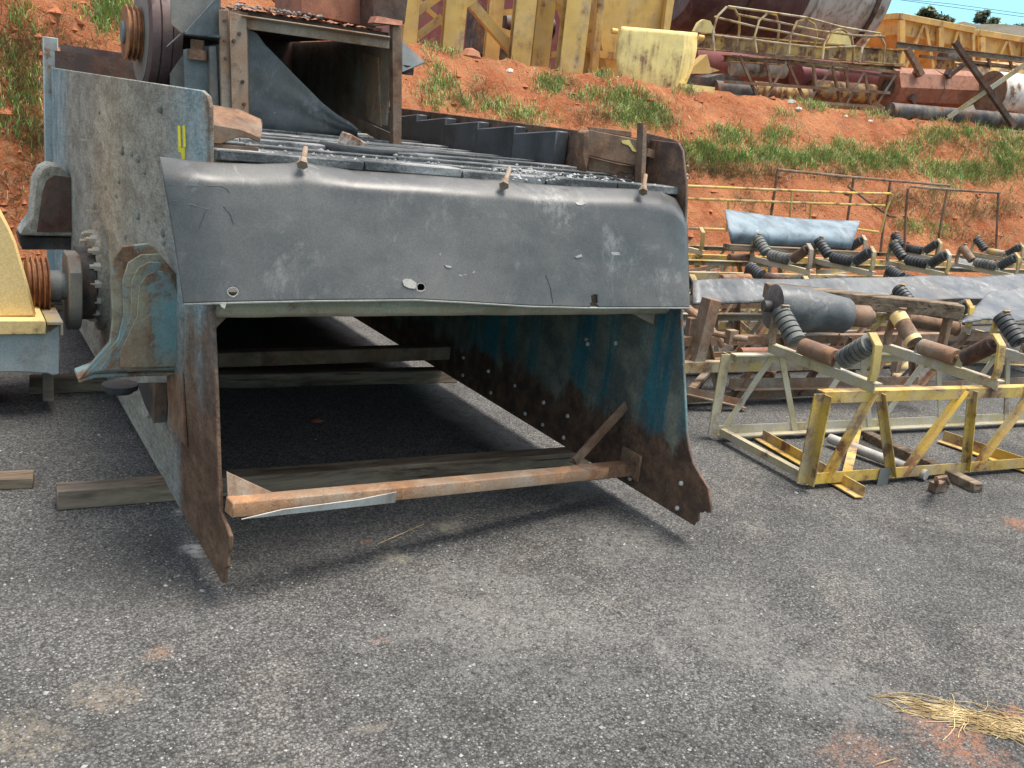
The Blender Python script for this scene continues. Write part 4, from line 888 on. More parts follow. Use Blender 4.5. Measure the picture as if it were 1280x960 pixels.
for k in range(9):
    x = r.uniform(4.5, 10.5); y = r.choice([5.0, 5.4, 6.2, 7.6]) + r.uniform(-.1, .1); a = r.gauss(.2, .7); z = r.choice([.06, .3, .56]); p = Vector((x, y, z)); q = p + Vector((math.cos(a) * .32, math.sin(a) * .32, .02)); mb = MB(); roll_mesh(mb, p, q, r.choice(['disc', 'tube']))
    o = mb.build('loose_roll', r.choice(['disc_rubber', 'rust_mid', 'disc_black', 'rust'])); tag(o, 'loose conveyor roll lying among the frames behind the front one', 'roll', 'loose rolls among the frames')
# hand rails
def rail(label, cat, mat, pts_list, y, r_):
    t = None
    for i, (nm, pts) in enumerate(pts_list):
        if t is None:
            b = gy(*pts[0], y); t = thing('hand_rail', label, cat, (b.x, b.y, 0), 'old hand rails in front of the bank')
        MB().pipe([gy(px, py, y) for px, py in pts], r_, 7).build(nm, mat, t)
rail('tall rusty hand rail with a slanting brace, behind the blue-grey belt piece', 'hand rail', 'rust', [('rail', [(972, 212), (1060, 221), (1187, 232)]), ('post', [(972, 213), (963, 275), (958, 310)]), ('post', [(1067, 223), (1060, 270), (1055, 310)]), ('post', [(1113, 227), (1104, 285), (1100, 320)]), ('brace', [(1060, 233), (1090, 255), (1112, 270), (1120, 271)])], 8.95, .018)
rail('rusty hand rail with a bent corner, the right-most of the rails', 'hand rail', 'rust', [('rail', [(1130, 330), (1132, 270), (1135, 236), (1138, 233), (1185, 237), (1250, 241)]), ('post', [(1184, 238), (1176, 280), (1170, 320)]), ('post', [(1248, 242), (1246, 290), (1244, 330)])], 8.7, .018)
rail('low yellow hand rail with two bars behind the blue-grey belt piece', 'hand rail', 'yellow', [('rail', [(850, 232), (960, 237), (1060, 241), (1113, 242), (1116, 245)]), ('rail', [(850, 248), (960, 252), (1106, 257)]), ('post', [(911, 250), (909, 290)]), ('post', [(990, 240), (985, 300)]), ('post', [(1014, 255), (1010, 300)]), ('post', [(1116, 243), (1108, 262), (1101, 290)]), ('rail', [(855, 285), (905, 287)]), ('rail', [(1060, 285), (1098, 290)])], 8.85, .016)

# ------------------------------------------------------------------ plant stored on the terrace above the bank
EX, EN = Vector((0.98, -0.2, 0)).normalized(), Vector((0.2, 0.98, 0)).normalized()
def tp_(px, py, d):
    v = ray(px, py); o = Vector((0, 0, EYE)); return o + v * ((d - o.dot(EN)) / v.dot(EN))
UP = Vector((0, 0, 1))
tw = thing('support_tower', 'tall yellow steel tower of heavy posts and diagonal braces on top of the bank', 'steel tower', tuple(tp_(620, 70, 15.2)))
def tpost(px, py, d, w, depth, top=7.0):
    b = tp_(px, py, d); b.z -= 0.5
    return MB().ibeam(b, b + UP * (top - b.z), w, depth, 0.02, EN).build('post', 'yellow_far', tw)
# posts shown as solid-looking wide flange columns
def cpost(px0, px1, py, d, top=7.0, mat='yellow_far'):
    a, b = tp_(px0, py, d), tp_(px1, py, d); wd = (b - a).length; c = (a + b) / 2; c.z = ZT - .5
    mb = MB(); t = .018; dq = wd * .5
    mb.prof(c, c + UP * (top - c.z), [(-wd / 2, 0), (wd / 2, 0), (wd / 2, t), (t / 2, t), (t / 2, dq - t), (wd / 2, dq - t), (wd / 2, dq), (-wd / 2, dq), (-wd / 2, dq - t), (-t / 2, dq - t), (-t / 2, t), (-wd / 2, t)], EN)
    return mb.build('post', mat, tw, bevel=0.004)
for a in ((503, 521, 55, 14.9), (553, 579, 63, 14.7), (606, 624, 70, 17.2), (638, 663, 80, 15.0), (664, 686, 83, 15.4), (699, 729, 88, 14.9)): cpost(*a)
for (a, b, d, w_) in (((518, 55), (556, 26), 15.1, .12), ((520, 22), (560, -6), 15.1, .12), ((520, 2), (553, 32), 15.6, .07), ((578, 14), (612, -10), 15.1, .14), ((586, 8), (640, 70), 15.3, .15), ((610, 38), (640, 48), 17.4, .12), ((700, 60), (740, 40), 16.4, .06), ((690, 72), (742, 66), 16.8, .10), ((625, 20), (700, 12), 17.6, .10)):
    MB().ang(tp_(*a, d), tp_(*b, d), w_, .012, EN).build('brace', 'yellow_far', tw)
ct = MB().plate([tp_(px, py, 19.5) for px, py in [(490, 90), (755, 95), (760, -60), (490, -60)]], EN * 2).build('steel_container', 'maroon_red')
tag(ct, 'dark maroon steel container seen between the posts of the yellow tower', 'container')
tag(MB().plate([tp_(px, py, 16.6) for px, py in [(850, 92), (866, 95), (884, 97), (905, 92), (930, 100), (930, 135), (850, 128)]], EN * .8).build('scrap_block', 'dark_steel'), 'dark scrap block in the shade behind the yellow slab', 'scrap')
mb = MB()
mb.plate([tp_(px, py, 18.2) for px, py in [(585, 90), (600, 60), (640, 62), (640, 90)]], EN * .5); mb.tube(tp_(630, 30, 18.4), tp_(690, 36, 18.4), .2); mb.box(tp_(604, 40, 18), (.5, .4, .8))
tag(mb.build('old_machinery', 'dark_steel'), 'dark old machinery in the shade inside the yellow tower', 'machinery')
# hopper and its legs
hp = thing('yellow_hopper', 'large sun-faded yellow hopper with sloping sides behind the pale dented panel', 'hopper', tuple(tp_(785, 95, 16.5)))
MB().plate([tp_(px, py, 16.2) for px, py in [(735, -40), (842, -40), (838, 2), (826, 38), (800, 60), (776, 95), (760, 95), (752, 58), (739, 4)]], EN * 1.6).build('hopper_body', 'yellow_far', hp, bevel=.01)
MB().plate([tp_(px, py, 16.1) for px, py in [(840, -20), (846, -20), (837, 40), (829, 40), (837, 8)]], EN * .15).build('rib', 'yellow_far', hp)
for q in ([(739, 95), (747, 96), (757, -10), (749, -10)], [(829, 42), (836, 43), (842, -10), (835, -10)]):
    MB().plate([tp_(px, py, 16.0) for px, py in q], EN * .12).build('leg', 'yellow_far', hp)
MB().plate([tp_(px, py, 16.05) for px, py in [(750, 63), (778, 67), (778, 76), (750, 72)]], EN * .1).build('cross_rail', 'yellow_far', hp)
pn = thing('dented_panel', 'pale yellow dented scraper panel with chipped top edge standing at the bank crest', 'panel', tuple(tp_(815, 104, 15.1)))
def pnl(u, v):
    top_ = [(776, 33), (800, 36), (840, 38), (869, 42)]; bt = [(778, 100), (800, 103), (838, 106), (856, 102)]
    x0 = interp(v, [(0, 777), (.3, 771), (.6, 770), (.85, 774), (1, 780)]); x1 = interp(v, [(0, 871), (.3, 870), (.6, 865), (1, 852)])
    x = lerp(x0, x1, u); y = lerp(lerp(33, 41, u), lerp(108, 116, u), v)
    return tp_(x, y, 15.1 + .12 * (v - .5) ** 2 + max(0, u - .84) * 2.2)
MB().grid(pnl, 24, 14).build('sheet', 'yellow_pale', pn, solid=.03)
for px, py in ((768, 39), (876, 47)):
    p = tp_(px, py, 15.15); MB().tube(p - EX * .05, p + EX * .05, .045, 12).build('pin', 'yellow_far', pn)
tag(MB().plate([tp_(px, py, 15.6) for px, py in [(862, 88), (884, 68), (888, 84), (900, 88), (886, 92), (862, 92)]], EN * .25).build('guard_piece', 'yellow_far'), 'small yellow guard piece right of the dented panel', 'guard')
tag(MB().plate([tp_(px, py, 15.2) for px, py in [(850, 104), (894, 109), (892, 121), (849, 117)]], EN * .25).build('yellow_slab', 'yellow_pale'), 'flat yellow slab lying at the foot of the dented panel', 'slab')
# the big tank
tk = thing('storage_tank', 'huge horizontal tank, dark maroon at left and whitewashed at right, on the terrace', 'tank', tuple(tp_(960, 50, 21)))
RT_ = 1.55
za = tp_(960, 50, 20.0).z + RT_ ; 
ca, cb_ = tp_(834, 20, 21.0), tp_(1066, 20, 21.0); ca.z = cb_.z = za
cm = ca.lerp(cb_, .55)
MB().lathe(ca, cm, [(0, .2), (.0, RT_ * .9), (.05, RT_), (1, RT_)], 56).build('shell', 'maroon', tk, sharp=40)
MB().lathe(cm, cb_, [(0, RT_), (.93, RT_), (.97, RT_ * .93), (1.02, RT_ * .7), (1.05, .05)], 56).build('shell', 'tank_grey', tk, sharp=40)
for t, m in ((.27, 'rust_dark'), (.60, 'tank_grey'), (.90, 'rust_dark')):
    p = ca.lerp(cb_, t); MB().lathe(p - EX * .05, p + EX * .05, [(0, RT_ - .01), (0, RT_ + .05), (1, RT_ + .05), (1, RT_ - .01)], 56, False).build('band', m, tk)
for px, py, m in ((884, 36, 'yellow_pale'), (1054, 50, 'yellow_pale')):
    MB().plate([tp_(px + a, py + b, 18.0) for a, b in [(-18, 8), (-10, -8), (-4, -12), (4, -10), (9, 0), (11, 10)]], EN * .12).build('saddle_lug', m, tk)
# girder, walkway ladder with cage, drums under it
gd = thing('girder', 'rust-streaked yellow girder lying along the terrace below the big tank', 'girder', tuple(tp_(990, 70, 17)))
MB().ibeam(tp_(860, 50, 17.2), tp_(1126, 72, 17.2), .22, .30, .025).build('beam', 'yellow_rusty', gd)
MB().ibeam(tp_(905, 73, 16.9), tp_(1125, 86, 16.9), .18, .12, .02).build('beam', 'yellow_rusty', gd)
ld = thing('caged_ladder', 'long caged ladder of rusty lattice and yellow hoops lying on its side on the terrace', 'ladder', tuple(tp_(1000, 125, 15.6)))
d1 = 15.9
for a, b, m, s_ in (((921, 66), (1124, 93), 'rust', .06), ((905, 104), (1112, 118), 'rust', .055), ((898, 120), (1100, 136), 'rust_tan', .05)):
    MB().ang(tp_(*a, d1), tp_(*b, d1), s_, .01).build('chord', m, ld)
MB().ang(tp_(915, 72, d1 + .7), tp_(1120, 98, d1 + .7), .05, .01).build('chord', 'rust_dark', ld)
zz = [((924, 70), (946, 122)), ((956, 128), (986, 76)), ((983, 76), (1005, 126)), ((1012, 128), (1042, 84)), ((1040, 84), (1050, 128)), ((1060, 130), (1082, 90)), ((1080, 90), (1088, 132)), ((1096, 134), (1121, 94)), ((957, 76), (963, 106)), ((1016, 82), (1020, 110)), ((1056, 86), (1060, 112))]
for i, (a, b) in enumerate(zz):
    MB().ang(tp_(*a, d1 + .012), tp_(*b, d1 + .012), .045, .008, EN).build('lattice_brace', 'rust_tan' if i % 2 else 'rust', ld)
hoops = [[(893, 64), (891, 40), (897, 20), (908, 9), (918, 11), (924, 22), (924, 40), (920, 58)], [(946, 66), (943, 46), (949, 26), (960, 16), (970, 19), (974, 32), (972, 52), (968, 70)], [(986, 68), (988, 45), (996, 27), (1008, 24), (1018, 30), (1021, 44), (1018, 60), (1014, 76)], [(1028, 74), (1030, 56), (1038, 40), (1052, 36), (1064, 44), (1067, 60), (1066, 78)], [(1074, 78), (1078, 60), (1088, 46), (1100, 44), (1106, 56), (1104, 80)]]
for h in hoops:
    pts = [tp_(px, py, 15.7 + .5 * k / len(h)) for k, (px, py) in enumerate(h)]
    MB().pipe(pts, .022, 6).build('hoop', 'yellow_dull', ld)
for q in ([(922, 18), (970, 27), (1020, 38), (1066, 44), (1106, 46)], [(893, 21), (946, 34), (990, 42), (1030, 50)], [(892, 44), (944, 50), (990, 56), (1030, 60), (1070, 58)], [(910, 8), (960, 15), (1008, 22), (1052, 34), (1100, 42)]):
    MB().pipe([tp_(px, py, 15.85) for px, py in q], .02, 6).build('cage_strip', 'yellow_dull', ld)
def hdrum(name, a, b, r_, d, mat, label, cat, n=24, end=None, rings=None):
    p, q = tp_(*a, d), tp_(*b, d)
    o = MB().lathe(p, q, rings or [(0, r_), (1, r_)], n).build(name, mat, sharp=25)
    return tag(o, label, cat), p, q
hdrum('maroon_tank', (858, 78), (1095, 98), .47, 18.4, 'maroon_red', 'long faded maroon tank behind the caged ladder, under the girder', 'tank')
tag(MB().plate([tp_(px, py, 17.6) for px, py in [(885, 108), (1105, 126), (1105, 150), (885, 130)]], EN * .5).build('base_skid', 'yellow_rusty'), 'dirty yellow skid frame along the ground behind the caged ladder', 'skid')
hdrum('drum', (995, 96), (1040, 99), .26, 17.6, 'maroon_red', 'faded maroon drum behind the lattice of the caged ladder', 'drum')
hdrum('drum', (915, 84), (980, 88), .16, 17.4, 'white_paint', 'stained white tube behind the lattice of the caged ladder', 'tube')
hdrum('pipe', (940, 112), (1010, 120), .17, 16.9, 'yellow_rusty', 'rusty yellow pipe on the ground behind the caged ladder', 'pipe')
hdrum('drum', (1015, 112), (1090, 118), .20, 17.2, 'yellow_rusty', 'dirty yellow drum low behind the right end of the caged ladder', 'drum')
hdrum('pipe', (892, 112), (940, 118), .17, 16.2, 'dark_steel', 'dark pipe end below the left end of the caged ladder', 'pipe')
o, p, q = hdrum('rusty_tank', (1110, 109), (1207, 113), .39, 16.9, 'rust_red', 'red-rusted eight-sided tank with bolted lugs on the terrace', 'tank', 8)
BASE[o.name] = Vector()
m_ = p.lerp(q, .55)
MB().lathe(m_ - EX * .012, m_ + EX * .012, [(0, .38), (0, .405), (1, .405), (1, .38)], 8, False).build('seam_band', 'rust_orange', o)
MB().lathe(p - EX * .012, p - EX * .001, [(0, .2), (.2, .16), (1, .16)], 20).build('opening', 'dark_steel', o)
for px, py in ((1147, 90), (1186, 92), (1141, 124)):
    c = tp_(px, py, 16.55); MB().box(c, (.16, .10, .14), Matrix.Rotation(.5, 3, 'Y')).build('lug', 'rust_dark', o)
o, p, q = hdrum('cylinder_tank', (1238, 116), (1330, 124), .42, 16.3, 'white_paint', 'white cylindrical tank with a round brown end disc at the right', 'tank', 36)
BASE[o.name] = Vector()
MB().lathe(p - EX * .03, p - EX * .002, [(0, .43), (1, .43)], 36).build('end_disc', 'rust', o)
o, p, q = hdrum('cylinder_tank', (1180, 100), (1340, 108), .45, 18.3, 'yellow_rusty', 'stained yellow tank lying behind the red-rusted one', 'tank', 30)
o, p, q = hdrum('pipe', (1112, 139), (1340, 158), .155, 15.0, 'dark_steel', 'long black pipe lying along the crest of the bank at right', 'pipe', 24, None, [(0, .13), (0, .155), (1, .155)])
for a, b, d, w_, m, l in (((1193, 54), (1268, 161), 14.7, .09, 'rust_dark', 'dark rusty bar leaning across the black pipe'), ((1186, 150), (1290, 78), 14.75, .09, 'yellow_dull', 'pale bar crossing the dark one over the black pipe'), ((1133, 62), (1152, 96), 15.8, .10, 'rust', 'short rusty strut above the red-rusted tank'), ((1190, 96), (1216, 76), 15.8, .09, 'rust_dark', 'dark strut tilted right of the red-rusted tank')):
    tag(MB().ang(tp_(*a, d), tp_(*b, d), w_, .012, EN).build('steel_bar', m), l, 'bar')
lb = thing('lattice_beam', 'rusty brown beam crossing in front of the yellow bins', 'beam', tuple(tp_(1200, 70, 17.8)))
MB().chan(tp_(1120, 56, 17.8), tp_(1340, 82, 17.8), .08, .12, .014).build('beam', 'rust_tan', lb)
MB().bar(tp_(1150, 70, 18.0), tp_(1340, 92, 18.0), .06, .06).build('beam', 'rust', lb)
for px in (1210, 1235, 1262): MB().bar(tp_(px, 68 + (px - 1200) * .1, 17.95), tp_(px + 3, 80 + (px - 1200) * .1, 17.95), .05, .05).build('brace', 'rust', lb)
tag(MB().bar(tp_(1150, 136, 15.6), tp_(1340, 164, 14.6), .14, .06).build('skid_plank', 'yellow_rusty'), 'dirty yellow skid under the black pipe', 'skid')
# aggregate bins
def bin_(label, x0, x1, yl, yr, d, leftend=True):
    t = thing('aggregate_bin', label, 'bin', tuple(tp_((x0 + x1) / 2, 85, d)), 'yellow aggregate bins')
    H0 = 66
    f = lambda u, y: (lerp(x0, x1, u), lerp(yl, yr, u) + y)
    dep = EN * 2.6
    MB().plate([tp_(*f(0, 8), d + .10), tp_(*f(1, 8), d + .10), tp_(*f(1, 27), d + .10), tp_(*f(0, 27), d + .10)], dep).build('upper_wall', 'yellow_far', t)
    a, b = tp_(*f(0.02, 27), d + .10), tp_(*f(.98, 27), d + .10); c, e = tp_(*f(.86, H0), d + .95), tp_(*f(.16, H0), d + .95)
    MB().add([a, b, c, e, a + dep, b + dep, c + EN * .9, e + EN * .9], [(0, 1, 2, 3), (4, 7, 6, 5), (0, 3, 7, 4), (1, 5, 6, 2), (3, 2, 6, 7), (0, 4, 5, 1)]).build('lower_hopper', 'yellow_far', t)
    MB().bar(tp_(*f(0, 4), d), tp_(*f(1, 4), d), .14, .17).build('top_rail', 'yellow_far', t, bevel=.01)
    A = tp_(*f(0, 4), d); MB().bar(A, A + EN * 2.8, .14, .17).build('top_rail', 'yellow_far', t, bevel=.01)
    for u in (0.03, .55, .985):
        MB().bar(tp_(*f(u, 8), d), tp_(*f(u, H0), d), .18 if u < .9 else .1, .12, EN).build('rib', 'yellow_far', t, bevel=.006)
    MB().bar(A + EN * 2.6 - UP * .08, A + EN * 2.6 - UP * 1.3, .16, .12, EN).build('rib', 'yellow_far', t)
    for u0, u1 in ((.32, .08), (.34, .46), (.78, .60), (.80, .90)):
        MB().ang(tp_(*f(u0, 8), d - .01), tp_(*f(u1, H0), d - .01), .09, .012, EN).build('brace', 'yellow_far', t)
bin_('nearest sun-faded yellow aggregate bin with ribs and V braces at the skyline', 1124, 1217, 16, 34, 24)
bin_('second yellow aggregate bin, partly cut by the right edge of the picture', 1224, 1330, 37, 54, 24.3)
o = MB().tube(tp_(1205, 74, 20), tp_(1178, 72, 20), .2); tag(o.build('black_pipe', 'dark_steel'), 'short black pipe under the nearest yellow bin', 'pipe')

# ------------------------------------------------------------------ far hill, bushes, wires
def hill():
    mb = MB(); c = Vector((74, 48, 0))
    top_ = tp_(1214, 44, 66)
    c = top_.copy()
    def fn(u, v):
        a = u * 2 * math.pi; r_ = v * 34
        return (c.x + r_ * math.cos(a), c.y + r_ * math.sin(a), 2.3 + (top_.z - 2.3) * 1.0 / (1 + (r_ / 20) ** 4) + (0.5 * mnoise.noise(Vector((a * 3, r_ * .4, 0))) if v > .05 else 0))
    return mb.grid(fn, 60, 30)
tag(hill().build('far_hill', worn('dry_hill_scrub', (0.085, 0.065, 0.038), 0.4, .8, 0.05, rd=(0.05, 0.055, 0.028), rl=(0.10, 0.095, 0.05), dustc=(0.2, 0.15, 0.1)), sharp=80), None, None, None, 'structure')
M['leaf'] = m_vc('bush_leaves', .7)
def set_tone(o, cols):
    me = o.data; at = me.color_attributes.new('tone', 'FLOAT_COLOR', 'POINT')
    buf = []
    for c in cols: buf += [c[0], c[1], c[2], 1.0]
    at.data.foreach_set('color', buf)
def bush(px, py, d, wpx, hpx, label, seed):
    r = random.Random(seed); b = tp_(px, py, d); s = d / 1150.0
    W, H = wpx * s, hpx * s; t = thing('bush_tree', label, 'tree', tuple(b), 'trees on the far hill')
    MB().pipe([b - UP * 1.5, b + UP * H * .3, b + UP * H * .6], .12, 6).build('trunk', 'dark_steel', t)
    for k in range(4):
        a = r.uniform(0, 6.28); MB().pipe([b + UP * H * .2, b + Vector((math.cos(a) * W * .3, math.sin(a) * W * .3, H * .7))], .06, 5).build('limb', 'dark_steel', t)
    mb = MB(); cols = []
    cl = [Vector((r.uniform(-.4, .4) * W, r.uniform(-.4, .4) * W, r.uniform(.35, .9) * H)) for _ in range(9)]
    for k in range(800):
        c = r.choice(cl); rr = W * .17
        p = b + c + Vector((r.gauss(0, rr * .6), r.gauss(0, rr * .6), r.gauss(0, rr * .5))); q = Vector((r.gauss(0, 1), r.gauss(0, 1), r.gauss(0, 1))).normalized(); w2 = q.orthogonal().normalized()
        L = .28; mb.add([p - q * L, p + w2 * L * .4, p + q * L, p - w2 * L * .4], [(0, 1, 2, 3)])
        g = r.uniform(.5, 1.5); cols += [(.11 * g, .13 * g, .075 * g)] * 4
    o = mb.build('crown', 'leaf', t); set_tone(o, cols)
for i, (px, py, d, w_, h_, l) in enumerate([(1160, 26, 60, 26, 14, 'dark bushy tree just above the nearest yellow bin on the skyline'), (1227, 34, 62, 16, 20, 'small round tree right of the far brown hill'), (1237, 38, 66, 14, 16, 'low bush beside the small round tree on the skyline'), (1254, 42, 66, 14, 10, 'tiny bush above the second yellow bin'), (1274, 46, 60, 18, 14, 'dark bush at the right edge of the skyline'), (1180, 30, 64, 18, 9, 'flat low bush between the bushy tree and the brown hill'), (1246, 44, 70, 12, 8, 'lowest tiny bush beside the second yellow bin')]):
    bush(px, py, d, w_, h_, l, 20 + i)
for (a, b, c, l) in (((1100, -4), (1190, 5), (1330, 24), 'upper overhead wire across the cyan sky'), ((1040, -12), (1170, 6), (1330, 28), 'lower overhead wire across the cyan sky')):
    tag(MB().pipe([tp_(a[0] - 600, a[1] - 60, 58), tp_(*a, 58), tp_(*b, 58), tp_(*c, 58), tp_(c[0] + 300, c[1] + 42, 58)], .022, 5).build('overhead_wire', 'cable'), l, 'wire', 'overhead wires')

# ------------------------------------------------------------------ grass on the bank
def grass():
    r = random.Random(42); g = ([], [], []); dry = ([], [], [])
    def blade(dst, p, h, wd, lean, az, col):
        v, f, c = dst; o = len(v); dx, dy = math.cos(az), math.sin(az); sx, sy = -dy * wd / 2, dx * wd / 2
        for t, k in ((0, 1), (.55, .8)):
            bx = lean * t * t * h; q = Vector((p.x + dx * bx, p.y + dy * bx, p.z + h * t * (1 - .25 * lean * t)))
            v.append(q + Vector((sx * k, sy * k, 0))); v.append(q - Vector((sx * k, sy * k, 0)))
        bx = lean * h; v.append(Vector((p.x + dx * bx, p.y + dy * bx, p.z + h * (1 - .30 * lean))))
        f += [(o, o + 1, o + 3, o + 2), (o + 2, o + 3, o + 4)]; c += [col] * 5
    def clump(px, py, wpx, hpx, n, isdry, hmin=.05, hmax=.17):
        for _ in range(n):
            x, y = px + r.gauss(0, wpx * .45), py + r.gauss(0, hpx * .45)
            q = on_bank(x, y)
            if q is None or q.y > interp(q.x, CREST) + .8: continue
            az0 = r.uniform(0, 6.28)
            for _b in range(r.randint(7, 13)):
                p = q + Vector((r.gauss(0, .05), r.gauss(0, .05), 0)); p.z = bank_z(p.x, p.y) - .015
                az = r.uniform(0, 6.28)
                if isdry: blade(dry, p, r.uniform(.06, .2), r.uniform(.005, .010), r.uniform(.7, 1.6), az, tuple(k * r.uniform(.7, 1.15) for k in r.choice([(.36, .27, .13), (.28, .21, .11), (.40, .32, .17), (.2, .19, .09)])))
                elif r.random() < .18: blade(dry, p, r.uniform(.06, .22), r.uniform(.004, .009), r.uniform(.4, 1.4), az, tuple(k * r.uniform(.8, 1.2) for k in (.40, .33, .17)))
                else: blade(g, p, r.uniform(hmin, hmax), r.uniform(.006, .013), r.uniform(.25, 1.1), az, tuple(k * r.uniform(.7, 1.25) for k in r.choice([(.21, .33, .08), (.27, .38, .105), (.15, .25, .065), (.38, .40, .17)])))
    G = [(140, 18, 28, 22, 70), (20, 100, 30, 14, 22), (30, 130, 35, 20, 35), (15, 165, 25, 15, 28), (45, 180, 18, 10, 14), (35, 40, 22, 10, 14), (25, 20, 30, 10, 10), (50, 95, 20, 10, 10), (20, 85, 18, 10, 12),
         (550, 110, 30, 12, 30), (570, 130, 40, 8, 26), (545, 90, 14, 8, 8), (690, 108, 24, 12, 42), (660, 148, 30, 10, 34), (620, 133, 22, 8, 20), (730, 122, 22, 10, 20), (775, 125, 30, 16, 56), (800, 140, 36, 14, 60), (820, 152, 26, 14, 40), (785, 150, 30, 10, 28),
         (870, 190, 36, 10, 60), (915, 172, 26, 12, 50), (960, 195, 40, 12, 80), (905, 200, 40, 9, 60), (1010, 200, 40, 12, 84), (1055, 190, 36, 12, 60), (1090, 205, 40, 12, 76), (970, 170, 26, 10, 34), (1120, 200, 30, 14, 50), (1140, 185, 26, 10, 30), (1180, 215, 40, 13, 80), (1230, 220, 40, 13, 80), (1265, 205, 30, 16, 60), (1170, 172, 26, 10, 36), (1215, 168, 34, 12, 46), (1255, 185, 34, 12, 46), (1025, 130, 24, 10, 46), (1100, 140, 30, 8, 40), (1000, 118, 22, 8, 24), (1068, 128, 26, 8, 24), (980, 145, 12, 5, 8), (860, 112, 20, 7, 14), (755, 94, 12, 8, 14), (650, 70, 12, 6, 10), (570, 66, 12, 6, 10), (540, 60, 16, 6, 8),
         (1270, 170, 30, 10, 30), (1180, 240, 30, 8, 12), (1140, 285, 25, 8, 18), (1175, 290, 20, 8, 12)]
    for i, q in enumerate(G): clump(q[0], q[1], q[2] * 1.15, q[3] * 1.2, int(q[4] * (0.8 if 0 < i < 9 else 1.8)), False)
    Dr = [(30, 60, 45, 40, 60), (45, 180, 25, 25, 40), (20, 240, 20, 30, 14), (30, 110, 40, 60, 60), (580, 120, 60, 16, 34), (700, 100, 30, 12, 20), (740, 150, 40, 12, 30), (890, 215, 40, 8, 60), (950, 218, 60, 8, 70), (1050, 220, 60, 8, 60), (1150, 250, 50, 14, 50), (1200, 265, 60, 16, 70), (1250, 260, 40, 16, 46), (1120, 260, 40, 10, 30), (1180, 150, 60, 14, 40), (1230, 185, 50, 12, 40), (860, 210, 30, 12, 30), (930, 250, 50, 14, 14), (1000, 255, 40, 12, 14), (1220, 300, 40, 12, 30), (110, 70, 40, 20, 12), (800, 140, 60, 30, 40)]
    for q in Dr: clump(*q[:4], q[4], True)
    for (v, f, c), nm, l in ((g, 'grass', 'green'), (dry, 'dry_grass', 'dry')):
        me = bpy.data.meshes.new(nm); me.from_pydata(v, [], f); me.materials.append(M['grass']); o = bpy.data.objects.new(nm, me); COL.objects.link(o); set_tone(o, c)
        tag(o, 'tufts of green grass growing on the red bank' if nm == 'grass' else 'dry straw-coloured grass scattered over the red bank', 'grass', None, 'stuff')
grass()

# ------------------------------------------------------------------ loose stones: asphalt chips, dust on the deck, clods on the bank
OCT = [(1, 0, 0), (-1, 0, 0), (0, 1, 0), (0, -1, 0), (0, 0, 1), (0, 0, -1)]
OF = [(0, 2, 4), (2, 1, 4), (1, 3, 4), (3, 0, 4), (2, 0, 5), (1, 2, 5), (3, 1, 5), (0, 3, 5)]
def stones(name, pts, label, seed):
    r = random.Random(seed); v = []; f = []; c = []
    for p, s, col in pts:
        o = len(v); a = r.uniform(0, 6.28); ca_, sa = math.cos(a), math.sin(a)
        for x, y, z in OCT:
            k = s * r.uniform(.6, 1.2); X, Y, Z = x * k, y * k * .8, z * k * .6
            v.append((p[0] + X * ca_ - Y * sa + r.uniform(-.2, .2) * s, p[1] + X * sa + Y * ca_ + r.uniform(-.2, .2) * s, p[2] + Z))
        f += [tuple(i + o for i in t) for t in OF]; c += [col] * 6
    me = bpy.data.meshes.new(name); me.from_pydata(v, [], f); me.materials.append(M['stone']); o = bpy.data.objects.new(name, me); COL.objects.link(o); set_tone(o, c)
    return tag(o, label, 'stones', None, 'stuff')
r = random.Random(77); pts = []
for _ in range(22000):
    px, py = r.uniform(-20, 1300), r.uniform(480, 980) ** 1.0
    p = gz(px, py); 
    if p.y > 7 or (0.75 < p.x < 2.9 and p.y > 3.2 and r.random() < .8): continue
    s = min(.014, .0014 + r.expovariate(1 / .0016)); g = r.choice([.05, .07, .10, .12, .14, .16, .2, .24, .30, .34]) * r.uniform(.8, 1.2)
    pts.append(((p.x, p.y, s * .12), s, (g, g * .985, g * .95)))
stones('loose_chips', pts, 'loose pale stone chips scattered over the asphalt', 1)
pts = []
for _ in range(900):
    u = r.random(); y = 3.34 + r.expovariate(1 / .5)
    if y > 7: continue
    x = r.uniform(.86, 2.74); s = .002 + r.expovariate(1 / .003); g = r.uniform(.16, .36)
    pts.append(((x, y, 1.500 + s * .2), min(s, .014), (g, g, g * .97)))
for _ in range(160):
    p = gz(r.uniform(640, 860), r.uniform(205, 226), 1.51); s = .004 + r.random() * .009; g = r.uniform(.25, .42); pts.append((tuple(p), s, (g, g, g)))
for _ in range(140):
    p = Vector((r.uniform(1.46, 1.9), r.uniform(5.38, 6.0), zt + .06)); s = .006 + r.random() * .016; g = r.uniform(.08, .24); pts.append((tuple(p), s, (g, g * .98, g * .93)))
stones('crushed_stone', pts, 'pale crushed stone left on the screen deck and feed box', 2)
pts = []
for _ in range(3200):
    q = on_bank(r.uniform(0, 1280), r.uniform(0, 330))
    if q is None or q.y > interp(q.x, CREST) + .6: continue
    s = .012 + r.expovariate(1 / .02); k = r.uniform(.7, 1.2); pts.append((tuple(q), min(s, .10), (.33 * k, .115 * k, .052 * k)))
stones('soil_clods', pts, 'lumps of red soil on the bank', 3)
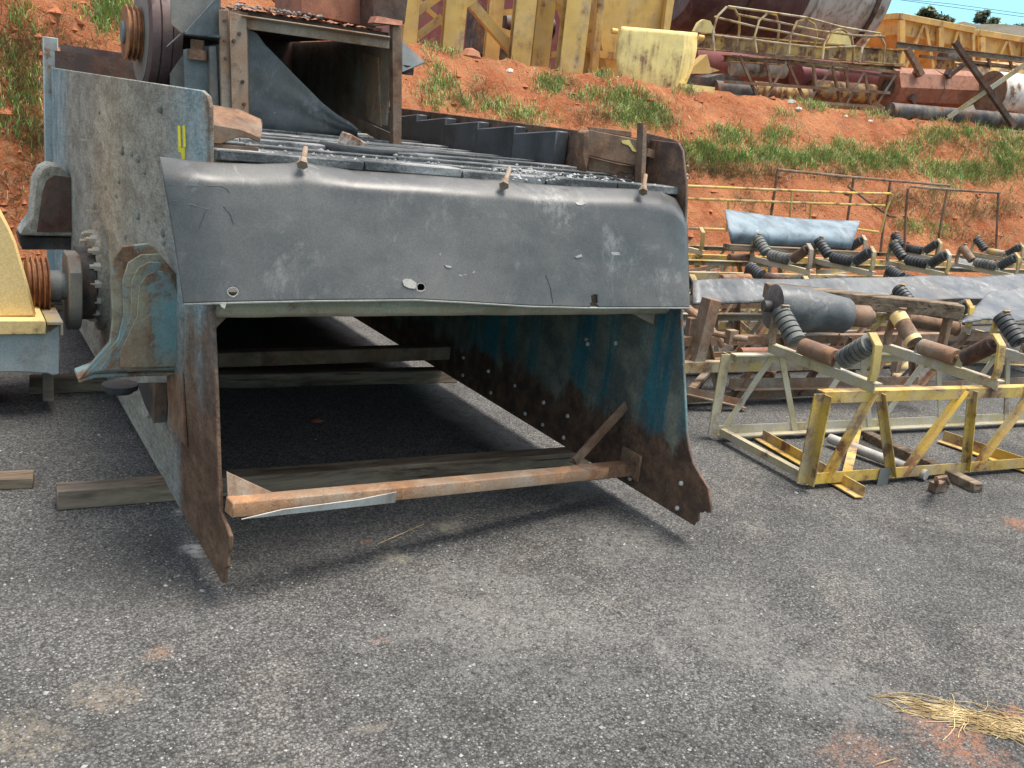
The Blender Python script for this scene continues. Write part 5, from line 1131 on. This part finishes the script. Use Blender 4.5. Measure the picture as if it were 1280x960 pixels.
for px, py, s, l in ((590, 70, .14, 'rounded red clod at the foot of the yellow tower'), (637, 90, .06, 'small white stone on the red bank below the tower'), (990, 128, .07, 'white stone in front of the caged ladder'), (999, 137, .05, 'second white stone just right of the first in front of the caged ladder'), (1057, 146, .04, 'pale flat stone below the right end of the ladder'), (1088, 152, .045, 'pale stone in the grass left of the black pipe')):
    q = on_bank(px, py)
    if q is not None:
        rm = worn('clod_stone', (.36, .13, .06) if 'red clod' in l else (.6, .56, .5), .1); tag(MB().ball(q, s, 8, (1.2, 1, .8)).build('stone', rm, jit=s * .4, sharp=25), l, 'stone')

# ------------------------------------------------------------------ straw, leaf, twigs on the asphalt
def straw():
    r = random.Random(9); mb = MB(); A, B = gz(1122, 880), gz(1290, 918)
    for _ in range(125):
        t = min(1.05, max(0, r.betavariate(1.6, 1.0))); ax = (B - A).normalized(); c = A.lerp(B, t); sd = Vector((-ax.y, ax.x, 0))
        c += sd * r.gauss(0, .018 + .022 * t); L = r.uniform(.05, .17); a = r.gauss(0, .30) if r.random() < .85 else r.gauss(0, 1.0)
        d = ax * math.cos(a) + sd * math.sin(a); p = Vector((-d.y, d.x, 0)); n = 7; cv = r.gauss(0, .18) * L; hz = r.uniform(.001, .012); ph = r.uniform(0, 6)
        mb.pipe([c + d * L * (2 * k / n - 1) + p * (cv * (1 - (2 * k / n - 1) ** 2) + .006 * math.sin(k * 1.4 + ph)) + Vector((0, 0, .002 + hz * (1 - .8 * abs(2 * k / n - 1)))) for k in range(n + 1)], r.uniform(.0008, .0017), 4)
    return mb
n_ = NM('dry_straw', .7, .3); n_.out(n_.mix(n_.ramp(n_.noise(14, 4), .35, .65), (.30, .21, .095), (.60, .47, .25)))
M['straw'] = n_.m
tag(straw().build('straw_bundle', 'straw'), 'loose bundle of pale yellow straw on the asphalt at the lower right', 'straw')
mb = MB(); a, b = gz(386, 526, .012), gz(414, 529, .012); sd = Vector((-.2, 1, 0)) * .028
mb.add([a, a.lerp(b, .3) + sd + Vector((0, 0, .02)), a.lerp(b, .6) + sd * .8, b + Vector((0, 0, .01)), a.lerp(b, .6) - sd * .7 + Vector((0, 0, .012)), a.lerp(b, .25) - sd], [(0, 1, 5), (1, 2, 4, 5), (2, 3, 4)])
tag(mb.build('dry_leaf', worn('dry_leaf_brown', (.30, .10, .05), .1), solid=.001), 'curled red-brown dry leaf on the asphalt under the screen', 'leaf')
for q, l in (([(472, 680), (500, 668), (530, 655)], 'thin straw stalk on the asphalt in front of the cross bar'), ([(455, 596), (466, 594)], 'tiny pale stalk behind the cross bar'), ([(580, 520), (606, 519)], 'thin stalk on the dark asphalt under the screen'), ([(1094, 956), (1120, 948)], 'short straw stalk at the lower edge near the soil patch')):
    tag(MB().pipe([gz(px, py, .006) for px, py in q], .0015, 5).build('stalk', 'straw'), l, 'stalk')
